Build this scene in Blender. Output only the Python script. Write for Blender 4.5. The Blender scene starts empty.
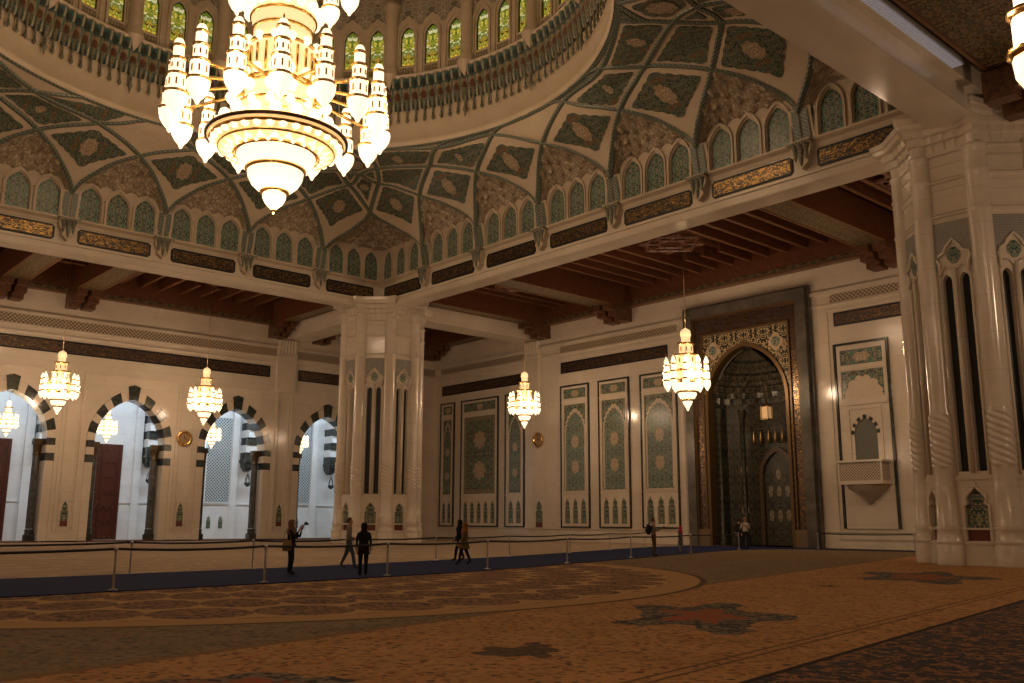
import bpy, bmesh, math, random
from mathutils import Matrix, Vector
from mathutils.geometry import tessellate_polygon
PI = math.pi
random.seed(7)
sc = bpy.context.scene
COL = sc.collection
sin, cos, hyp, atan2 = math.sin, math.cos, math.hypot, math.atan2

# ------------------------------------------------------------------ mesh helper
class MB:
    def __init__(s, T=None):
        s.v = []; s.f = []; s.mi = []; s.uv = []; s.sm = []
        s.T = T or Matrix()
    def add(s, verts, faces, mat=0, uvs=None, smooth=False):
        b = len(s.v); T = s.T
        for p in verts: s.v.append(tuple(T @ Vector(p)))
        if uvs is None: uvs = [(p[0], p[2]) for p in verts]
        s.uv += uvs
        for f in faces:
            s.f.append([b + i for i in f]); s.mi.append(mat); s.sm.append(smooth)
        return s
    def box(s, x0, y0, z0, x1, y1, z1, mat=0):
        v = [(x, y, z) for z in (z0, z1) for y in (y0, y1) for x in (x0, x1)]
        f = [(0,1,3,2),(4,6,7,5),(0,4,5,1),(2,3,7,6),(0,2,6,4),(1,5,7,3)]
        b = [v[i] for q in f for i in q]
        uv = []
        for q, ax in zip(f, (2,2,1,1,0,0)):
            for i in q:
                p = v[i]; uv.append((p[1], p[2]) if ax == 0 else (p[0], p[2]) if ax == 1 else (p[0], p[1]))
        # welded box, uv per vertex would smear, so faces are kept welded through remove_doubles in build
        return s.add(b, [tuple(range(4*k, 4*k+4)) for k in range(6)], mat, uv)
    def plate(s, outer, holes=(), y0=0., y1=.1, mat=0, smat=None, back=False):
        """flat plate of outline OUTER (x, z) with HOLES, front at y0, back at y1"""
        loops = [outer] + list(holes)
        tri = tessellate_polygon([[Vector((p[0], p[1], 0)) for p in l] for l in loops])
        pts = [p for l in loops for p in l]
        s.add([(p[0], y0, p[1]) for p in pts], tri, mat)
        if back: s.add([(p[0], y1, p[1]) for p in pts], tri, mat)
        if y1 != y0:
            for l in loops:
                n = len(l)
                s.strip([(p[0], y0, p[1]) for p in l], [(p[0], y1, p[1]) for p in l], smat if smat is not None else mat, True)
        return s
    def strip(s, A, B, mat=0, closed=False, smooth=False):
        n = len(A); d = 0; uv = []
        us = [0]
        for i in range(1, n): us.append(us[-1] + (Vector(A[i]) - Vector(A[i-1])).length)
        w = (Vector(A[0]) - Vector(B[0])).length
        uv = [(u, 0) for u in us] + [(u, w) for u in us]
        f = [(i, (i+1) % n, n + (i+1) % n, n + i) for i in range(n if closed else n-1)]
        return s.add(list(A) + list(B), f, mat, uv, smooth)
    def grid(s, rows, mat=0, smooth=True, closed=False, uvf=None):
        n = len(rows[0]); v = [p for r in rows for p in r]; f = []
        for j in range(len(rows)-1):
            for i in range(n if closed else n-1):
                a, b = j*n+i, j*n+(i+1) % n
                f.append((a, b, b+n, a+n))
        uv = [uvf(i, j) if uvf else (i/(n-1)*1., j/(len(rows)-1)*1.) for j in range(len(rows)) for i in range(n)]
        return s.add(v, f, mat, uv, smooth)
    def band(s, A, B, y0, y1, mat=0, closed=False):
        """moulding between two outlines A (outer) and B (inner) of (x, z), raised from y1 to y0"""
        P = lambda l, y: [(p[0], y, p[1]) for p in l]
        s.strip(P(A, y0), P(B, y0), mat, closed); s.strip(P(A, y0), P(A, y1), mat, closed); s.strip(P(B, y0), P(B, y1), mat, closed)
        if not closed:
            for k in (0, -1):
                s.add([(A[k][0], y0, A[k][1]), (B[k][0], y0, B[k][1]), (B[k][0], y1, B[k][1]), (A[k][0], y1, A[k][1])], [(0,1,2,3)], mat)
        return s
    def lathe(s, prof, n=20, c=(0,0,0), mat=0, smooth=True, mod=None):
        rows = []
        for r, z in prof:
            rows.append([(c[0] + r*(mod(2*PI*i/n, z) if mod else 1)*cos(2*PI*i/n), c[1] + r*(mod(2*PI*i/n, z) if mod else 1)*sin(2*PI*i/n), c[2]+z) for i in range(n)])
        z0 = prof[0][1]
        return s.grid(rows, mat, smooth, True, lambda i, j: (i/n*2*PI*max(prof[j][0], .05), prof[j][1]))
    def tube(s, pts, r, n=6, mat=0, smooth=True):
        rows = []; N = len(pts)
        for i, p in enumerate(pts):
            p = Vector(p); t = Vector(pts[min(i+1, N-1)]) - Vector(pts[max(i-1, 0)])
            t.normalize(); a = t.cross(Vector((0,0,1)) if abs(t.z) < .95 else Vector((1,0,0))).normalized(); b = t.cross(a)
            rr = r[i] if isinstance(r, (list, tuple)) else r
            rows.append([tuple(p + a*rr*cos(2*PI*k/n) + b*rr*sin(2*PI*k/n)) for k in range(n)])
        s.grid(rows, mat, smooth, True)
        for e in (0, -1): s.add(rows[e], [tuple(range(n))], mat)
        return s
    def build(s, name, mats, parent=None, weld=True, **props):
        me = bpy.data.meshes.new(name)
        me.from_pydata(s.v, [], s.f)
        if not isinstance(mats, (list, tuple)): mats = [mats]
        for m in mats: me.materials.append(m)
        me.polygons.foreach_set('material_index', s.mi)
        me.polygons.foreach_set('use_smooth', s.sm)
        uvl = me.uv_layers.new(name='UVMap')
        d = []
        for l in me.loops: d += s.uv[l.vertex_index]
        uvl.data.foreach_set('uv', d)
        if weld:
            bm = bmesh.new(); bm.from_mesh(me)
            bmesh.ops.remove_doubles(bm, verts=bm.verts, dist=1e-4)
            bmesh.ops.recalc_face_normals(bm, faces=bm.faces)
            bm.to_mesh(me); bm.free()
        me.update()
        o = bpy.data.objects.new(name, me); COL.objects.link(o)
        if parent is not None: o.parent = parent
        for k, v in props.items(): o[k] = v
        return o

def tag(o, label=None, cat=None, group=None, kind=None):
    if label: o['label'] = label
    if cat: o['category'] = cat
    if group: o['group'] = group
    if kind: o['kind'] = kind
    return o
def thing(name, label, cat, loc=(0,0,0), rz=0., group=None, scale=1., kind=None):
    o = bpy.data.objects.new(name, None); COL.objects.link(o); o.empty_display_size = .2
    o.location = loc; o.rotation_euler = (0, 0, rz); o.scale = (scale,)*3
    return tag(o, label, cat, group, kind)
def struct(name, mb, mats, parent=None, **k):
    o = mb.build(name, mats, parent)
    if parent is None: o['kind'] = 'structure'
    for a, b in k.items(): o[a] = b
    return o
def dup(root, loc=None, rz=None, label=None, group=None, scale=None):
    r = root.copy(); COL.objects.link(r)
    if loc is not None: r.location = loc
    if rz is not None: r.rotation_euler = (0, 0, rz)
    if scale is not None: r.scale = (scale,)*3
    if label: r['label'] = label
    if group: r['group'] = group
    for ch in list(root.children):
        c = ch.copy(); COL.objects.link(c); c.parent = r
        for g in list(ch.children):
            d = g.copy(); COL.objects.link(d); d.parent = c
    return r
def copy_part(o, rz, parent):
    c = o.copy(); COL.objects.link(c); c.parent = parent; c.rotation_euler = (0, 0, rz)
    for g in list(o.children):
        d = g.copy(); COL.objects.link(d); d.parent = c
    return c
def TR(loc, rz=0.): return Matrix.Translation(loc) @ Matrix.Rotation(rz, 4, 'Z')

# ------------------------------------------------------------------ outlines (x, z)
def rect(x0, z0, x1, z1): return [(x0,z0),(x1,z0),(x1,z1),(x0,z1)]
def parc(w, h, n=8, x=0., z=0.):
    """pointed arch from (x-w, z) over the apex (x, z+h) to (x+w, z)"""
    if h < w*1.001: h = w*1.001
    R = (w*w+h*h)/(2*w); cxx = R - w
    a1 = math.asin(min(1, h/R)); L = []
    for i in range(n+1):
        a = a1*i/n; L.append((x + cxx - R*cos(a), z + R*sin(a)))
    return L + [(2*x-p[0], p[1]) for p in L[-2::-1]]
def arch(w, z0, zs, zt, n=8, x=0.):
    return [(x-w, z0)] + parc(w, zt-zs, n, x, zs) + [(x+w, z0)]
def ogee(w, z0, zs, zt, x=0.):
    d = zt - zs
    L = [(-1,0),(-1.0,.02),(-.74,.1),(-.7,.2),(-.82,.34),(-.74,.5),(-.5,.66),(-.22,.8),(-.08,.9),(0,1)]
    L = [(x+w*a, zs+d*b) for a, b in L]
    return [(x-w, z0)] + L + [(2*x-p[0], p[1]) for p in L[-2::-1]] + [(x+w, z0)]
def foil(w, z0, zs, zt, k=5, x=0., dep=.06, n=6):
    """multifoil pointed arch"""
    b = parc(w, zt-zs, k*n, x, zs); N = len(b); L = []
    for i, p in enumerate(b):
        j = i if i <= k*n else N-1-i
        q = dep*(1-abs(sin(PI*j/n)))*(0 if j in (0,) else 1)
        c = (x, zs+.35*(zt-zs)); d = hyp(p[0]-c[0], p[1]-c[1]) or 1
        L.append((p[0]-(p[0]-c[0])/d*q, p[1]-(p[1]-c[1])/d*q))
    return [(x-w, z0)] + L + [(x+w, z0)]
def lobed(r, n=8, amp=.16, N=64, sx=1., sz=1., x=0., z=0.):
    return [(x+sx*r*(1-amp+amp*abs(cos(n*t/2.)))*cos(t), z+sz*r*(1-amp+amp*abs(cos(n*t/2.)))*sin(t)) for t in [2*PI*i/N for i in range(N)]]

# ------------------------------------------------------------------ node helper
class X:
    def __init__(s, nt, v): s.nt = nt; s.v = v
    def op(s, o, b=None, c=None):
        n = s.nt.nodes.new('ShaderNodeMath'); n.operation = o
        for i, q in enumerate((s, b, c)):
            if q is None: continue
            q = q.v if isinstance(q, X) else q
            if isinstance(q, (int, float)): n.inputs[i].default_value = q
            else: s.nt.links.new(q, n.inputs[i])
        return X(s.nt, n.outputs[0])
    def __add__(s, b): return s.op('ADD', b)
    def __sub__(s, b): return s.op('SUBTRACT', b)
    def __mul__(s, b): return s.op('MULTIPLY', b)
    def __truediv__(s, b): return s.op('DIVIDE', b)
    def lt(s, b): return s.op('LESS_THAN', b)
    def gt(s, b): return s.op('GREATER_THAN', b)
    def abs(s): return s.op('ABSOLUTE')
    def ping(s, b): return s.op('PINGPONG', b)
    def mod(s, b): return s.op('FLOORED_MODULO', b)
    def sin(s): return s.op('SINE')
    def cos(s): return s.op('COSINE')
    def sqrt(s): return s.op('SQRT')
    def step(s, a, b):
        n = s.nt.nodes.new('ShaderNodeMapRange'); n.inputs[1].default_value = a; n.inputs[2].default_value = b
        s.nt.links.new(s.v, n.inputs[0]); return X(s.nt, n.outputs[0])
def vec(nt, x, y, z=0.):
    n = nt.nodes.new('ShaderNodeCombineXYZ')
    for i, q in enumerate((x, y, z)):
        q = q.v if isinstance(q, X) else q
        if isinstance(q, (int, float)): n.inputs[i].default_value = q
        else: nt.links.new(q, n.inputs[i])
    return n.outputs[0]
def uvxy(nt):
    t = nt.nodes.new('ShaderNodeTexCoord'); s = nt.nodes.new('ShaderNodeSeparateXYZ'); nt.links.new(t.outputs['UV'], s.inputs[0])
    return X(nt, s.outputs[0]), X(nt, s.outputs[1])
def posxyz(nt):
    t = nt.nodes.new('ShaderNodeNewGeometry'); s = nt.nodes.new('ShaderNodeSeparateXYZ'); nt.links.new(t.outputs['Position'], s.inputs[0])
    return [X(nt, s.outputs[i]) for i in range(3)]
def noise(nt, v, scale, detail=2., dist=0.):
    n = nt.nodes.new('ShaderNodeTexNoise'); nt.links.new(v, n.inputs['Vector'])
    n.inputs['Scale'].default_value = scale; n.inputs['Detail'].default_value = detail; n.inputs['Distortion'].default_value = dist
    return X(nt, n.outputs['Fac'])
def voro(nt, v, scale, feat='F1', out='Distance'):
    n = nt.nodes.new('ShaderNodeTexVoronoi'); n.feature = feat; nt.links.new(v, n.inputs['Vector']); n.inputs['Scale'].default_value = scale
    return X(nt, n.outputs[out])
def vcol(nt, v, scale):
    n = nt.nodes.new('ShaderNodeTexVoronoi'); nt.links.new(v, n.inputs['Vector']); n.inputs['Scale'].default_value = scale
    s = nt.nodes.new('ShaderNodeSeparateColor'); nt.links.new(n.outputs['Color'], s.inputs[0])
    return X(nt, s.outputs[0]), X(nt, s.outputs[1])
def mix(nt, f, a, b):
    n = nt.nodes.new('ShaderNodeMix'); n.data_type = 'RGBA'
    def put(i, q):
        q = q.v if isinstance(q, X) else q
        if isinstance(q, (int, float)): n.inputs[i].default_value = q
        elif isinstance(q, (tuple, list)): n.inputs[i].default_value = (*q[:3], 1)
        else: nt.links.new(q, n.inputs[i])
    put(0, f); put(6, a); put(7, b)
    return n.outputs[2]
def mat(name, col=(.5,.5,.5), rough=.5, metal=0., spec=.5, fn=None, emit=None, es=0.):
    m = bpy.data.materials.new(name); m.use_nodes = True; nt = m.node_tree; b = nt.nodes['Principled BSDF']
    b.inputs['Base Color'].default_value = (*col, 1); b.inputs['Roughness'].default_value = rough
    b.inputs['Metallic'].default_value = metal; b.inputs['Specular IOR Level'].default_value = spec
    if emit: b.inputs['Emission Color'].default_value = (*emit, 1); b.inputs['Emission Strength'].default_value = es
    if fn:
        c = fn(nt, b)
        if c is not None: nt.links.new(c, b.inputs['Base Color'])
    return m
def bump(nt, b, h, dist=.02, st=.5):
    n = nt.nodes.new('ShaderNodeBump'); n.inputs['Distance'].default_value = dist; n.inputs['Strength'].default_value = st
    nt.links.new(h.v, n.inputs['Height']); nt.links.new(n.outputs[0], b.inputs['Normal'])
# ------------------------------------------------------------------ materials
def f_marble(c1, c2, sc_=.35, joint=True):
    def f(nt, b):
        x, y, z = posxyz(nt); v = vec(nt, x, y, z)
        n1 = noise(nt, v, sc_, 4, .6)
        c = mix(nt, n1.step(.35, .7), c1, c2)
        n2 = noise(nt, v, sc_*5, 3)
        c = mix(nt, n2.step(.5, .8)*.18, c, tuple(q*.72 for q in c1))
        if joint:
            j = (z.mod(1.55)).lt(.025)
            c = mix(nt, j*.35, c, tuple(q*.45 for q in c1))
        return c
    return f
CREAM = mat('polished_cream_marble', (.6,.5,.37), .13, spec=.5, fn=f_marble((.61,.53,.425), (.70,.62,.51)))
CREAM_S = mat('cream_plaster', (.55,.45,.33), .5, spec=.35, fn=f_marble((.56,.46,.335), (.63,.53,.40), .6, False))
CREAM_D = mat('carved_cream_stone', (.5,.41,.3), .4, fn=f_marble((.50,.41,.30), (.58,.48,.36), .8, False))
WHITE_M = mat('white_marble', (.8,.8,.8), .3, fn=f_marble((.72,.72,.72), (.82,.82,.83), .5))
GREYM = mat('grey_marble', (.16,.15,.14), .16, fn=f_marble((.085,.078,.066), (.14,.127,.107), 1.2, False))
GREY_P = mat('pale_grey_stone', (.36,.35,.33), .3)
DARKM = mat('dark_green_marble', (.03,.035,.03), .15, fn=f_marble((.018,.022,.02), (.06,.065,.055), 3., False))
SHAFT = mat('grey_green_marble', (.06,.065,.06), .12, fn=f_marble((.05,.054,.05), (.11,.112,.105), 2., False))
BLACK = mat('black_opening', (.008,.008,.008), .5)
GOLD = mat('polished_gold', (.85,.55,.2), .25, 1.)
GOLD_D = mat('dull_gold', (.55,.34,.12), .35, .9)
BRASS = mat('aged_brass', (.62,.45,.22), .3, 1.)
STEEL = mat('brushed_steel', (.55,.53,.5), .3, 1.)
ROPE = mat('dark_blue_rope', (.01,.011,.02), .7)
RED_WOOD = None

def f_mosaic(bg, a, b_, line, per=1., s=7., gold=.0, medal=False):
    def f(nt, b):
        x, y = uvxy(nt)
        p = x.ping(per*.5); q = y.ping(per*.7)
        v = vec(nt, p, q)
        d = voro(nt, v, s, 'DISTANCE_TO_EDGE')
        f1 = voro(nt, v, s*.55)
        r1, r2 = vcol(nt, v, s)
        n = noise(nt, v, s*1.3, 1., 1.5)
        c = mix(nt, r1.step(.3, .7), bg, a)
        c = mix(nt, r2.gt(.78), c, b_)
        c = mix(nt, (n-.5).abs().lt(.035), c, line)
        c = mix(nt, d.lt(.035)*.8, c, line)
        c = mix(nt, f1.lt(.16), c, b_)
        c = mix(nt, f1.lt(.07), c, line)
        return c
    return f
TEAL_D, TEAL, RUST, IVORY = (.014,.05,.048), (.035,.155,.13), (.17,.06,.025), (.38,.31,.19)
MOS = mat('teal_mosaic', rough=.22, fn=f_mosaic(TEAL_D, TEAL, RUST, IVORY, 1.3, 3.4))
MOS_W = mat('fine_teal_mosaic', rough=.25, fn=f_mosaic((.025,.08,.075), (.055,.19,.16), (.15,.07,.03), (.40,.35,.24), .9, 4.5))
MOS_V = mat('vault_mosaic', rough=.35, fn=f_mosaic((.022,.058,.05), (.045,.11,.095), (.16,.075,.035), (.24,.22,.14), 1.6, 3.6))
MOS_M = mat('medallion_mosaic', rough=.3, fn=f_mosaic((.34,.26,.17), (.22,.13,.07), (.06,.11,.09), (.6,.5,.36), .9, 4.))
MOS_B = mat('border_mosaic', rough=.25, fn=f_mosaic((.10,.085,.06), (.06,.11,.09), (.2,.08,.04), (.5,.4,.26), .6, 5.))
MOS_G = mat('gilded_spandrel_mosaic', rough=.25, fn=f_mosaic((.02,.022,.02), (.05,.045,.03), (.05,.09,.08), (.5,.38,.2), 1.7, 2.1))
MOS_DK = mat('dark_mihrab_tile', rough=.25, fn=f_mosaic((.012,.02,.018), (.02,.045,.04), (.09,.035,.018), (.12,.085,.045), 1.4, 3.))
MOS_BL = mat('dark_blue_border_tile', rough=.3, fn=f_mosaic((.03,.022,.02), (.06,.04,.032), (.10,.05,.028), (.2,.13,.07), .6, 5.))
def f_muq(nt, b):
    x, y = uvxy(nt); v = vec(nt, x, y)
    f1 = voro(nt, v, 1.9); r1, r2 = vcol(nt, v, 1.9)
    c = mix(nt, f1.step(.12, .62), (.70,.62,.48), (.42,.34,.245))  # relief shading put into colour: cells bright in the middle, dark at edges
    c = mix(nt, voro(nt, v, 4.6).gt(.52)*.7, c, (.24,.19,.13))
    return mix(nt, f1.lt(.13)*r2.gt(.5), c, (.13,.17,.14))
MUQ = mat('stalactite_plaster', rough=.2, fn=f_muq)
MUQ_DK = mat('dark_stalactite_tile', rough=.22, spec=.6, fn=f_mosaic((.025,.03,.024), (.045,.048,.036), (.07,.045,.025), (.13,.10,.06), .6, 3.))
TEALP = mat('teal_painted_plaster', (.06,.105,.09), .4, fn=f_mosaic((.04,.07,.06), (.075,.13,.11), (.2,.13,.07), (.33,.26,.16), .5, 6.))
def f_rope(nt, b):
    x, y = uvxy(nt)
    s_ = ((x*22. + y*30.).sin()*.5+.5); s2 = ((x*22. - y*30.).sin()*.5+.5)
    c = mix(nt, s_.gt(.55), (.055,.095,.08), (.30,.26,.18)); return mix(nt, s2.gt(.7), c, (.08,.14,.12))
RIB = mat('twisted_rope_tile', rough=.4, fn=f_rope)
def f_call(bg, ink, sc_=1.):
    def f(nt, b):
        x, y = uvxy(nt)
        v = vec(nt, x*1.1*sc_, y*2.2*sc_)
        n = noise(nt, v, 1.6, 1.5, 1.2); n2 = noise(nt, v, 3.2, 1., .8); n3 = noise(nt, v, .9, 0., .3)
        k = (n-.5).abs().lt(.028)
        k2 = (n2-.52).abs().lt(.03)
        c = mix(nt, k, bg, ink); c = mix(nt, k2*.8, c, ink)
        nt.links.new((k + k2).op('MINIMUM', 1.).v, b.inputs['Metallic'])
        return c
    return f
CALL_G = mat('gold_script_on_black', rough=.3, fn=f_call((.014,.012,.018), (.40,.25,.09)))
CALL_D = mat('gold_script_on_dark_brown', rough=.35, fn=f_call((.022,.015,.018), (.24,.15,.07), 1.3))
def f_wood(c1, c2):
    def f(nt, b):
        x, y, z = posxyz(nt); n = noise(nt, vec(nt, x*2., y*2., z*2.), 1.5, 4, 1.)
        return mix(nt, n.step(.3, .7), c1, c2)
    return f
WOOD = mat('dark_red_brown_wood', rough=.4, fn=f_wood((.095,.034,.014), (.16,.06,.024)))
WOOD_L = mat('gilded_wood_edge', rough=.4, fn=f_wood((.13,.058,.02), (.20,.095,.034)))
DOORW = mat('red_brown_door_wood', rough=.35, fn=f_wood((.055,.011,.004), (.085,.017,.006)))
WOOD_P = mat('painted_beam_soffit', rough=.4, fn=f_mosaic((.045,.026,.012), (.035,.05,.036), (.17,.065,.02), (.26,.17,.065), 1.6, 2.6))
def f_lat(nt, b):
    x, y = uvxy(nt)
    p = (x*3.2 + y*3.2).ping(.5); q = (x*3.2 - y*3.2).ping(.5)
    k = p.lt(.13).op('MAXIMUM', q.lt(.13))
    return mix(nt, k, (.11,.14,.15), (.62,.66,.68))
LATT = mat('blue_grey_lattice', rough=.4, fn=f_lat)
def f_grille(nt, b):
    x, y = uvxy(nt); k = (x*14.).ping(.5).lt(.22).op('MAXIMUM', (y*14.).ping(.5).lt(.22))
    return mix(nt, k, (.12,.11,.1), (.34,.32,.28))
GRILLE = mat('grey_pierced_stone', rough=.5, fn=f_grille)
def f_carved(nt, b):
    x, y = uvxy(nt); k = ((x*20.).sin()*((y*22.).cos())).gt(.05)
    return mix(nt, k, (.16,.115,.075), (.52,.43,.31))
CARVED = mat('pierced_frieze_stone', rough=.5, fn=f_carved)
def f_balc(nt, b):
    x, y = uvxy(nt); p = (x*5. + y*5.).ping(.5); q = (x*5. - y*5.).ping(.5)
    k = p.lt(.17).op('MAXIMUM', q.lt(.17)); return mix(nt, k, (.1,.075,.05), (.6,.5,.37))
BALC = mat('pierced_balcony_screen', rough=.4, fn=f_balc)
def f_glass(nt, b):
    x, y = uvxy(nt); v = vec(nt, x.ping(.42), y)
    r1, r2 = vcol(nt, v, 5.); d = voro(nt, v, 5., 'DISTANCE_TO_EDGE'); n = noise(nt, v, 1.6, 2.)
    c = mix(nt, r1.step(.1, .9), (.16,.25,.02), (.72,.66,.09))
    c = mix(nt, y.step(33.4, 32.3)*r2.gt(.35), c, (.95,.42,.015))
    c = mix(nt, r2.gt(.86), c, (.9,.95,.55)); c = mix(nt, n.step(.5, .62)*.6, c, (.04,.13,.02))
    c = mix(nt, d.lt(.03), c, (.02,.02,.015))
    nt.links.new(c, b.inputs['Emission Color']); b.inputs['Emission Strength'].default_value = .42
    return c
def f_cornice(c1, c2, c3):
    def f(nt, b):
        x, y = uvxy(nt); u = (x.mod(1.)-.5).abs()*2.
        inside = (u*u + (y*1.25)*(y*1.25)).lt(.62)
        c = mix(nt, u.gt(.8), c1, c2); c = mix(nt, inside, c, c3); return mix(nt, y.gt(.86), c, c2)
    return f
CORN_A = mat('teal_cornice_tile', rough=.35, fn=f_cornice((.06,.13,.115), (.34,.29,.2), (.035,.05,.045)))
CORN_B = mat('rust_cornice_tile', rough=.35, fn=f_cornice((.28,.23,.15), (.06,.125,.11), (.13,.06,.03)))
STAIN = mat('stained_glass', rough=.2, fn=f_glass)
LIT_G = mat('daylit_window_glass', (.6,.75,.8), .1, emit=(.62,.84,1.), es=.7)
LAMP = mat('glowing_frosted_glass', (.9,.8,.6), .4, emit=(1.,.79,.52), es=1.5)
LAMP_L = mat('glowing_amber_glass', (.9,.7,.4), .4, emit=(1.,.60,.23), es=.8)
LAMP_C = mat('glowing_cut_crystal', (.9,.75,.5), .3, emit=(1.,.68,.32), es=.95)
# clothes and skin
def cloth(n, c, r=.85): return mat(n, c, r, spec=.2)
SKIN = mat('skin', (.42,.22,.14), .5); HAIR = cloth('hair', (.03,.02,.015), .6)
# floor carpet
def f_carpet(nt, b):
    x, y, z = posxyz(nt); P = vec(nt, x, y)
    n = noise(nt, P, .9, 4, .4); r1, r2 = vcol(nt, P, 6.5); d = voro(nt, P, 6.5); de = voro(nt, P, 2.1, 'DISTANCE_TO_EDGE')
    q1, q2 = vcol(nt, P, 12.)
    wx = x + (noise(nt, P, 1.4, 2)-.5)*.9; wy = y + (noise(nt, vec(nt, x+31., y), 1.4, 2)-.5)*.9
    # ochre field strewn with small flowers
    c = mix(nt, n.step(.3, .7), (.34,.165,.06), (.44,.225,.085))
    c = mix(nt, r1.gt(.62)*d.lt(.3), c, (.19,.045,.02)); c = mix(nt, r2.gt(.72)*d.lt(.32), c, (.075,.066,.052))
    c = mix(nt, q1.gt(.72)*.6, c, (.15,.085,.04)); c = mix(nt, q2.gt(.86)*.55, c, (.40,.24,.09))
    # olive grey zone round the great medallion
    g = mix(nt, n.step(.3, .7), (.165,.12,.068), (.225,.16,.09))
    g = mix(nt, r1.gt(.6)*d.lt(.3), g, (.20,.065,.028)); g = mix(nt, q1.gt(.7)*.7, g, (.075,.062,.045)); g = mix(nt, q2.gt(.8)*.6, g, (.25,.15,.065))
    line = y - x*.257 - 10.4
    c = mix(nt, line.gt(0.), c, g)
    c = mix(nt, (line-.12).abs().lt(.1), c, (.20,.11,.05))
    # great round medallion with chains of dark ovals
    mx = x-13.; my = y-29.6; r = (mx*mx + my*my).sqrt(); th = my.op('ARCTAN2', mx)
    rr = (r*.47); ring = rr.mod(1.); cu = ((th*(46./(2*PI)) + (rr-ring)*.5).mod(1.) - .5)*2.; cv = (ring-.5)*2.; oval = cu*cu + cv*cv
    fl = mix(nt, r1.gt(.5), (.16,.10,.065), (.09,.06,.046)); fl = mix(nt, q1.gt(.6), fl, (.30,.155,.07))
    md = mix(nt, oval.lt(1.0), (.42,.25,.10), fl)
    c = mix(nt, r.lt(15.9), c, (.38,.22,.09)); c = mix(nt, r.lt(15.), c, md)
    c = mix(nt, (r-15.9).abs().lt(.09), c, (.10,.06,.035))
    # scattered star medallions
    for (sx, sy, ru, rv, br, red) in ((14.3,10.75,1.6,2.9,53.,1), (29.9,13.9,2.1,3.8,65.,1), (8.6,9.4,.55,.75,42.,0), (4.6,9.4,1.3,.85,25.,1), (23.5,13.6,.35,.5,60.,0)):
        cb, sb = cos(math.radians(br)), sin(math.radians(br))
        u = ((wx-sx)*cb - (wy-sy)*sb)/ru; w = ((wx-sx)*sb + (wy-sy)*cb)/rv
        R_ = (u*u + w*w).sqrt(); t_ = w.op('ARCTAN2', u)
        st = R_ / ((t_*5.).cos()*.22 + .82)
        dk = mix(nt, q1.gt(.5), (.045,.042,.04), (.17,.125,.08)) if red else mix(nt, q1.gt(.5), (.075,.05,.03), (.12,.075,.04))
        c = mix(nt, st.lt(1.), c, dk)
        if red: c = mix(nt, st.lt(.5), c, mix(nt, q2.gt(.5), (.30,.07,.028), (.22,.1,.045)))
    # dark border along the near edge
    bl = y - x*.159 - 4.7
    bd = mix(nt, (noise(nt, P, 3.6, 2, 1.2)-.5).abs().lt(.045), (.05,.04,.036), (.24,.12,.055)); bd = mix(nt, q1.gt(.74)*.8, bd, (.26,.12,.05)); bd = mix(nt, r2.gt(.6)*.8, bd, (.035,.038,.046))
    c = mix(nt, bl.lt(0.), c, bd)
    c = mix(nt, (bl+.03).abs().lt(.05), c, (.03,.022,.018)); c = mix(nt, (bl-.95).abs().lt(.03), c, (.14,.075,.035)); c = mix(nt, (bl-.75).abs().lt(.03), c, (.14,.075,.035))
    # carpet beyond the runner, daylight on it painted as a paler tone
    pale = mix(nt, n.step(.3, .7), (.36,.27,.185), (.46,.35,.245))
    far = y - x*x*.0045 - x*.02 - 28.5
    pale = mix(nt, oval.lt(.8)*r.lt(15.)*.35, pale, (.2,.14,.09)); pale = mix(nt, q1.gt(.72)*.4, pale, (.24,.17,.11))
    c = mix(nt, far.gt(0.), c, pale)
    bump(nt, b, n2 := noise(nt, P, 40., 2.), .01, .3)
    return c
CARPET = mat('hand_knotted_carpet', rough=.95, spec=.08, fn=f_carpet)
def f_run(nt, b):
    x, y, z = posxyz(nt); n = noise(nt, vec(nt, x, y), 6., 3.)
    return mix(nt, n.step(.3, .7), (.012,.018,.062), (.02,.029,.09))
BLUE = mat('navy_blue_pile', rough=.95, spec=.1, fn=f_run)
# ------------------------------------------------------------------ plan of the hall (metres)
CX, CY = 19.87, 39.53                # axis of the dome
HX, HY = 21.11, 22.47                # half sides of the square under the dome
RX, RY = CX+HX, CY+HY                # faces of the ring beams over the two visible sides
XW, YW = 58.56, 77.7                 # qibla wall and arcade wall
BX, BY = 6.15, 6.454                 # bracket spacing on the two sides
RD = 16.5                            # radius of the drum
SILL = 20.82
RQ = -PI/2                           # frame rotation: local -y looks into the room, local x runs along the wall
def FL(x, z=0.): return TR((x, YW, z))            # on the arcade wall
def FR(y, z=0.): return TR((XW, y, z), RQ)        # on the qibla wall

# floor
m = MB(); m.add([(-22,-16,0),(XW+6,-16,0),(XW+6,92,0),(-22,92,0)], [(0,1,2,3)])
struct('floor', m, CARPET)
# unseen walls close the hall
m = MB(); m.box(-18.6,-14,0,-18,YW+1,22.5); struct('wall_back', m, CREAM)
m = MB(); m.box(-18,-14.6,0,XW+1,-14,22.5); struct('wall_near', m, CREAM)

# arcade wall with its arched openings ------------------------------------------
ARC = [18.35-9.15*2, 18.35-9.15, 18.35, 27.5, 36.65, 45.8]
m = MB(FL(0))
holes = [arch(2.85, 0.02, 7.95, 11.45, 10, x) for x in ARC]
outer = [(-18,0)]
for x in ARC:   # openings reach the floor
    a = arch(3.45, 0., 7.95, 12.36, 10, x); outer += a
outer += [(XW+.6,0),(XW+.6,22.4),(-18,22.4)]
m.plate(outer, (), 0., 1.4, 0)
W = struct('wall_left', m, [CREAM])
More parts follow.
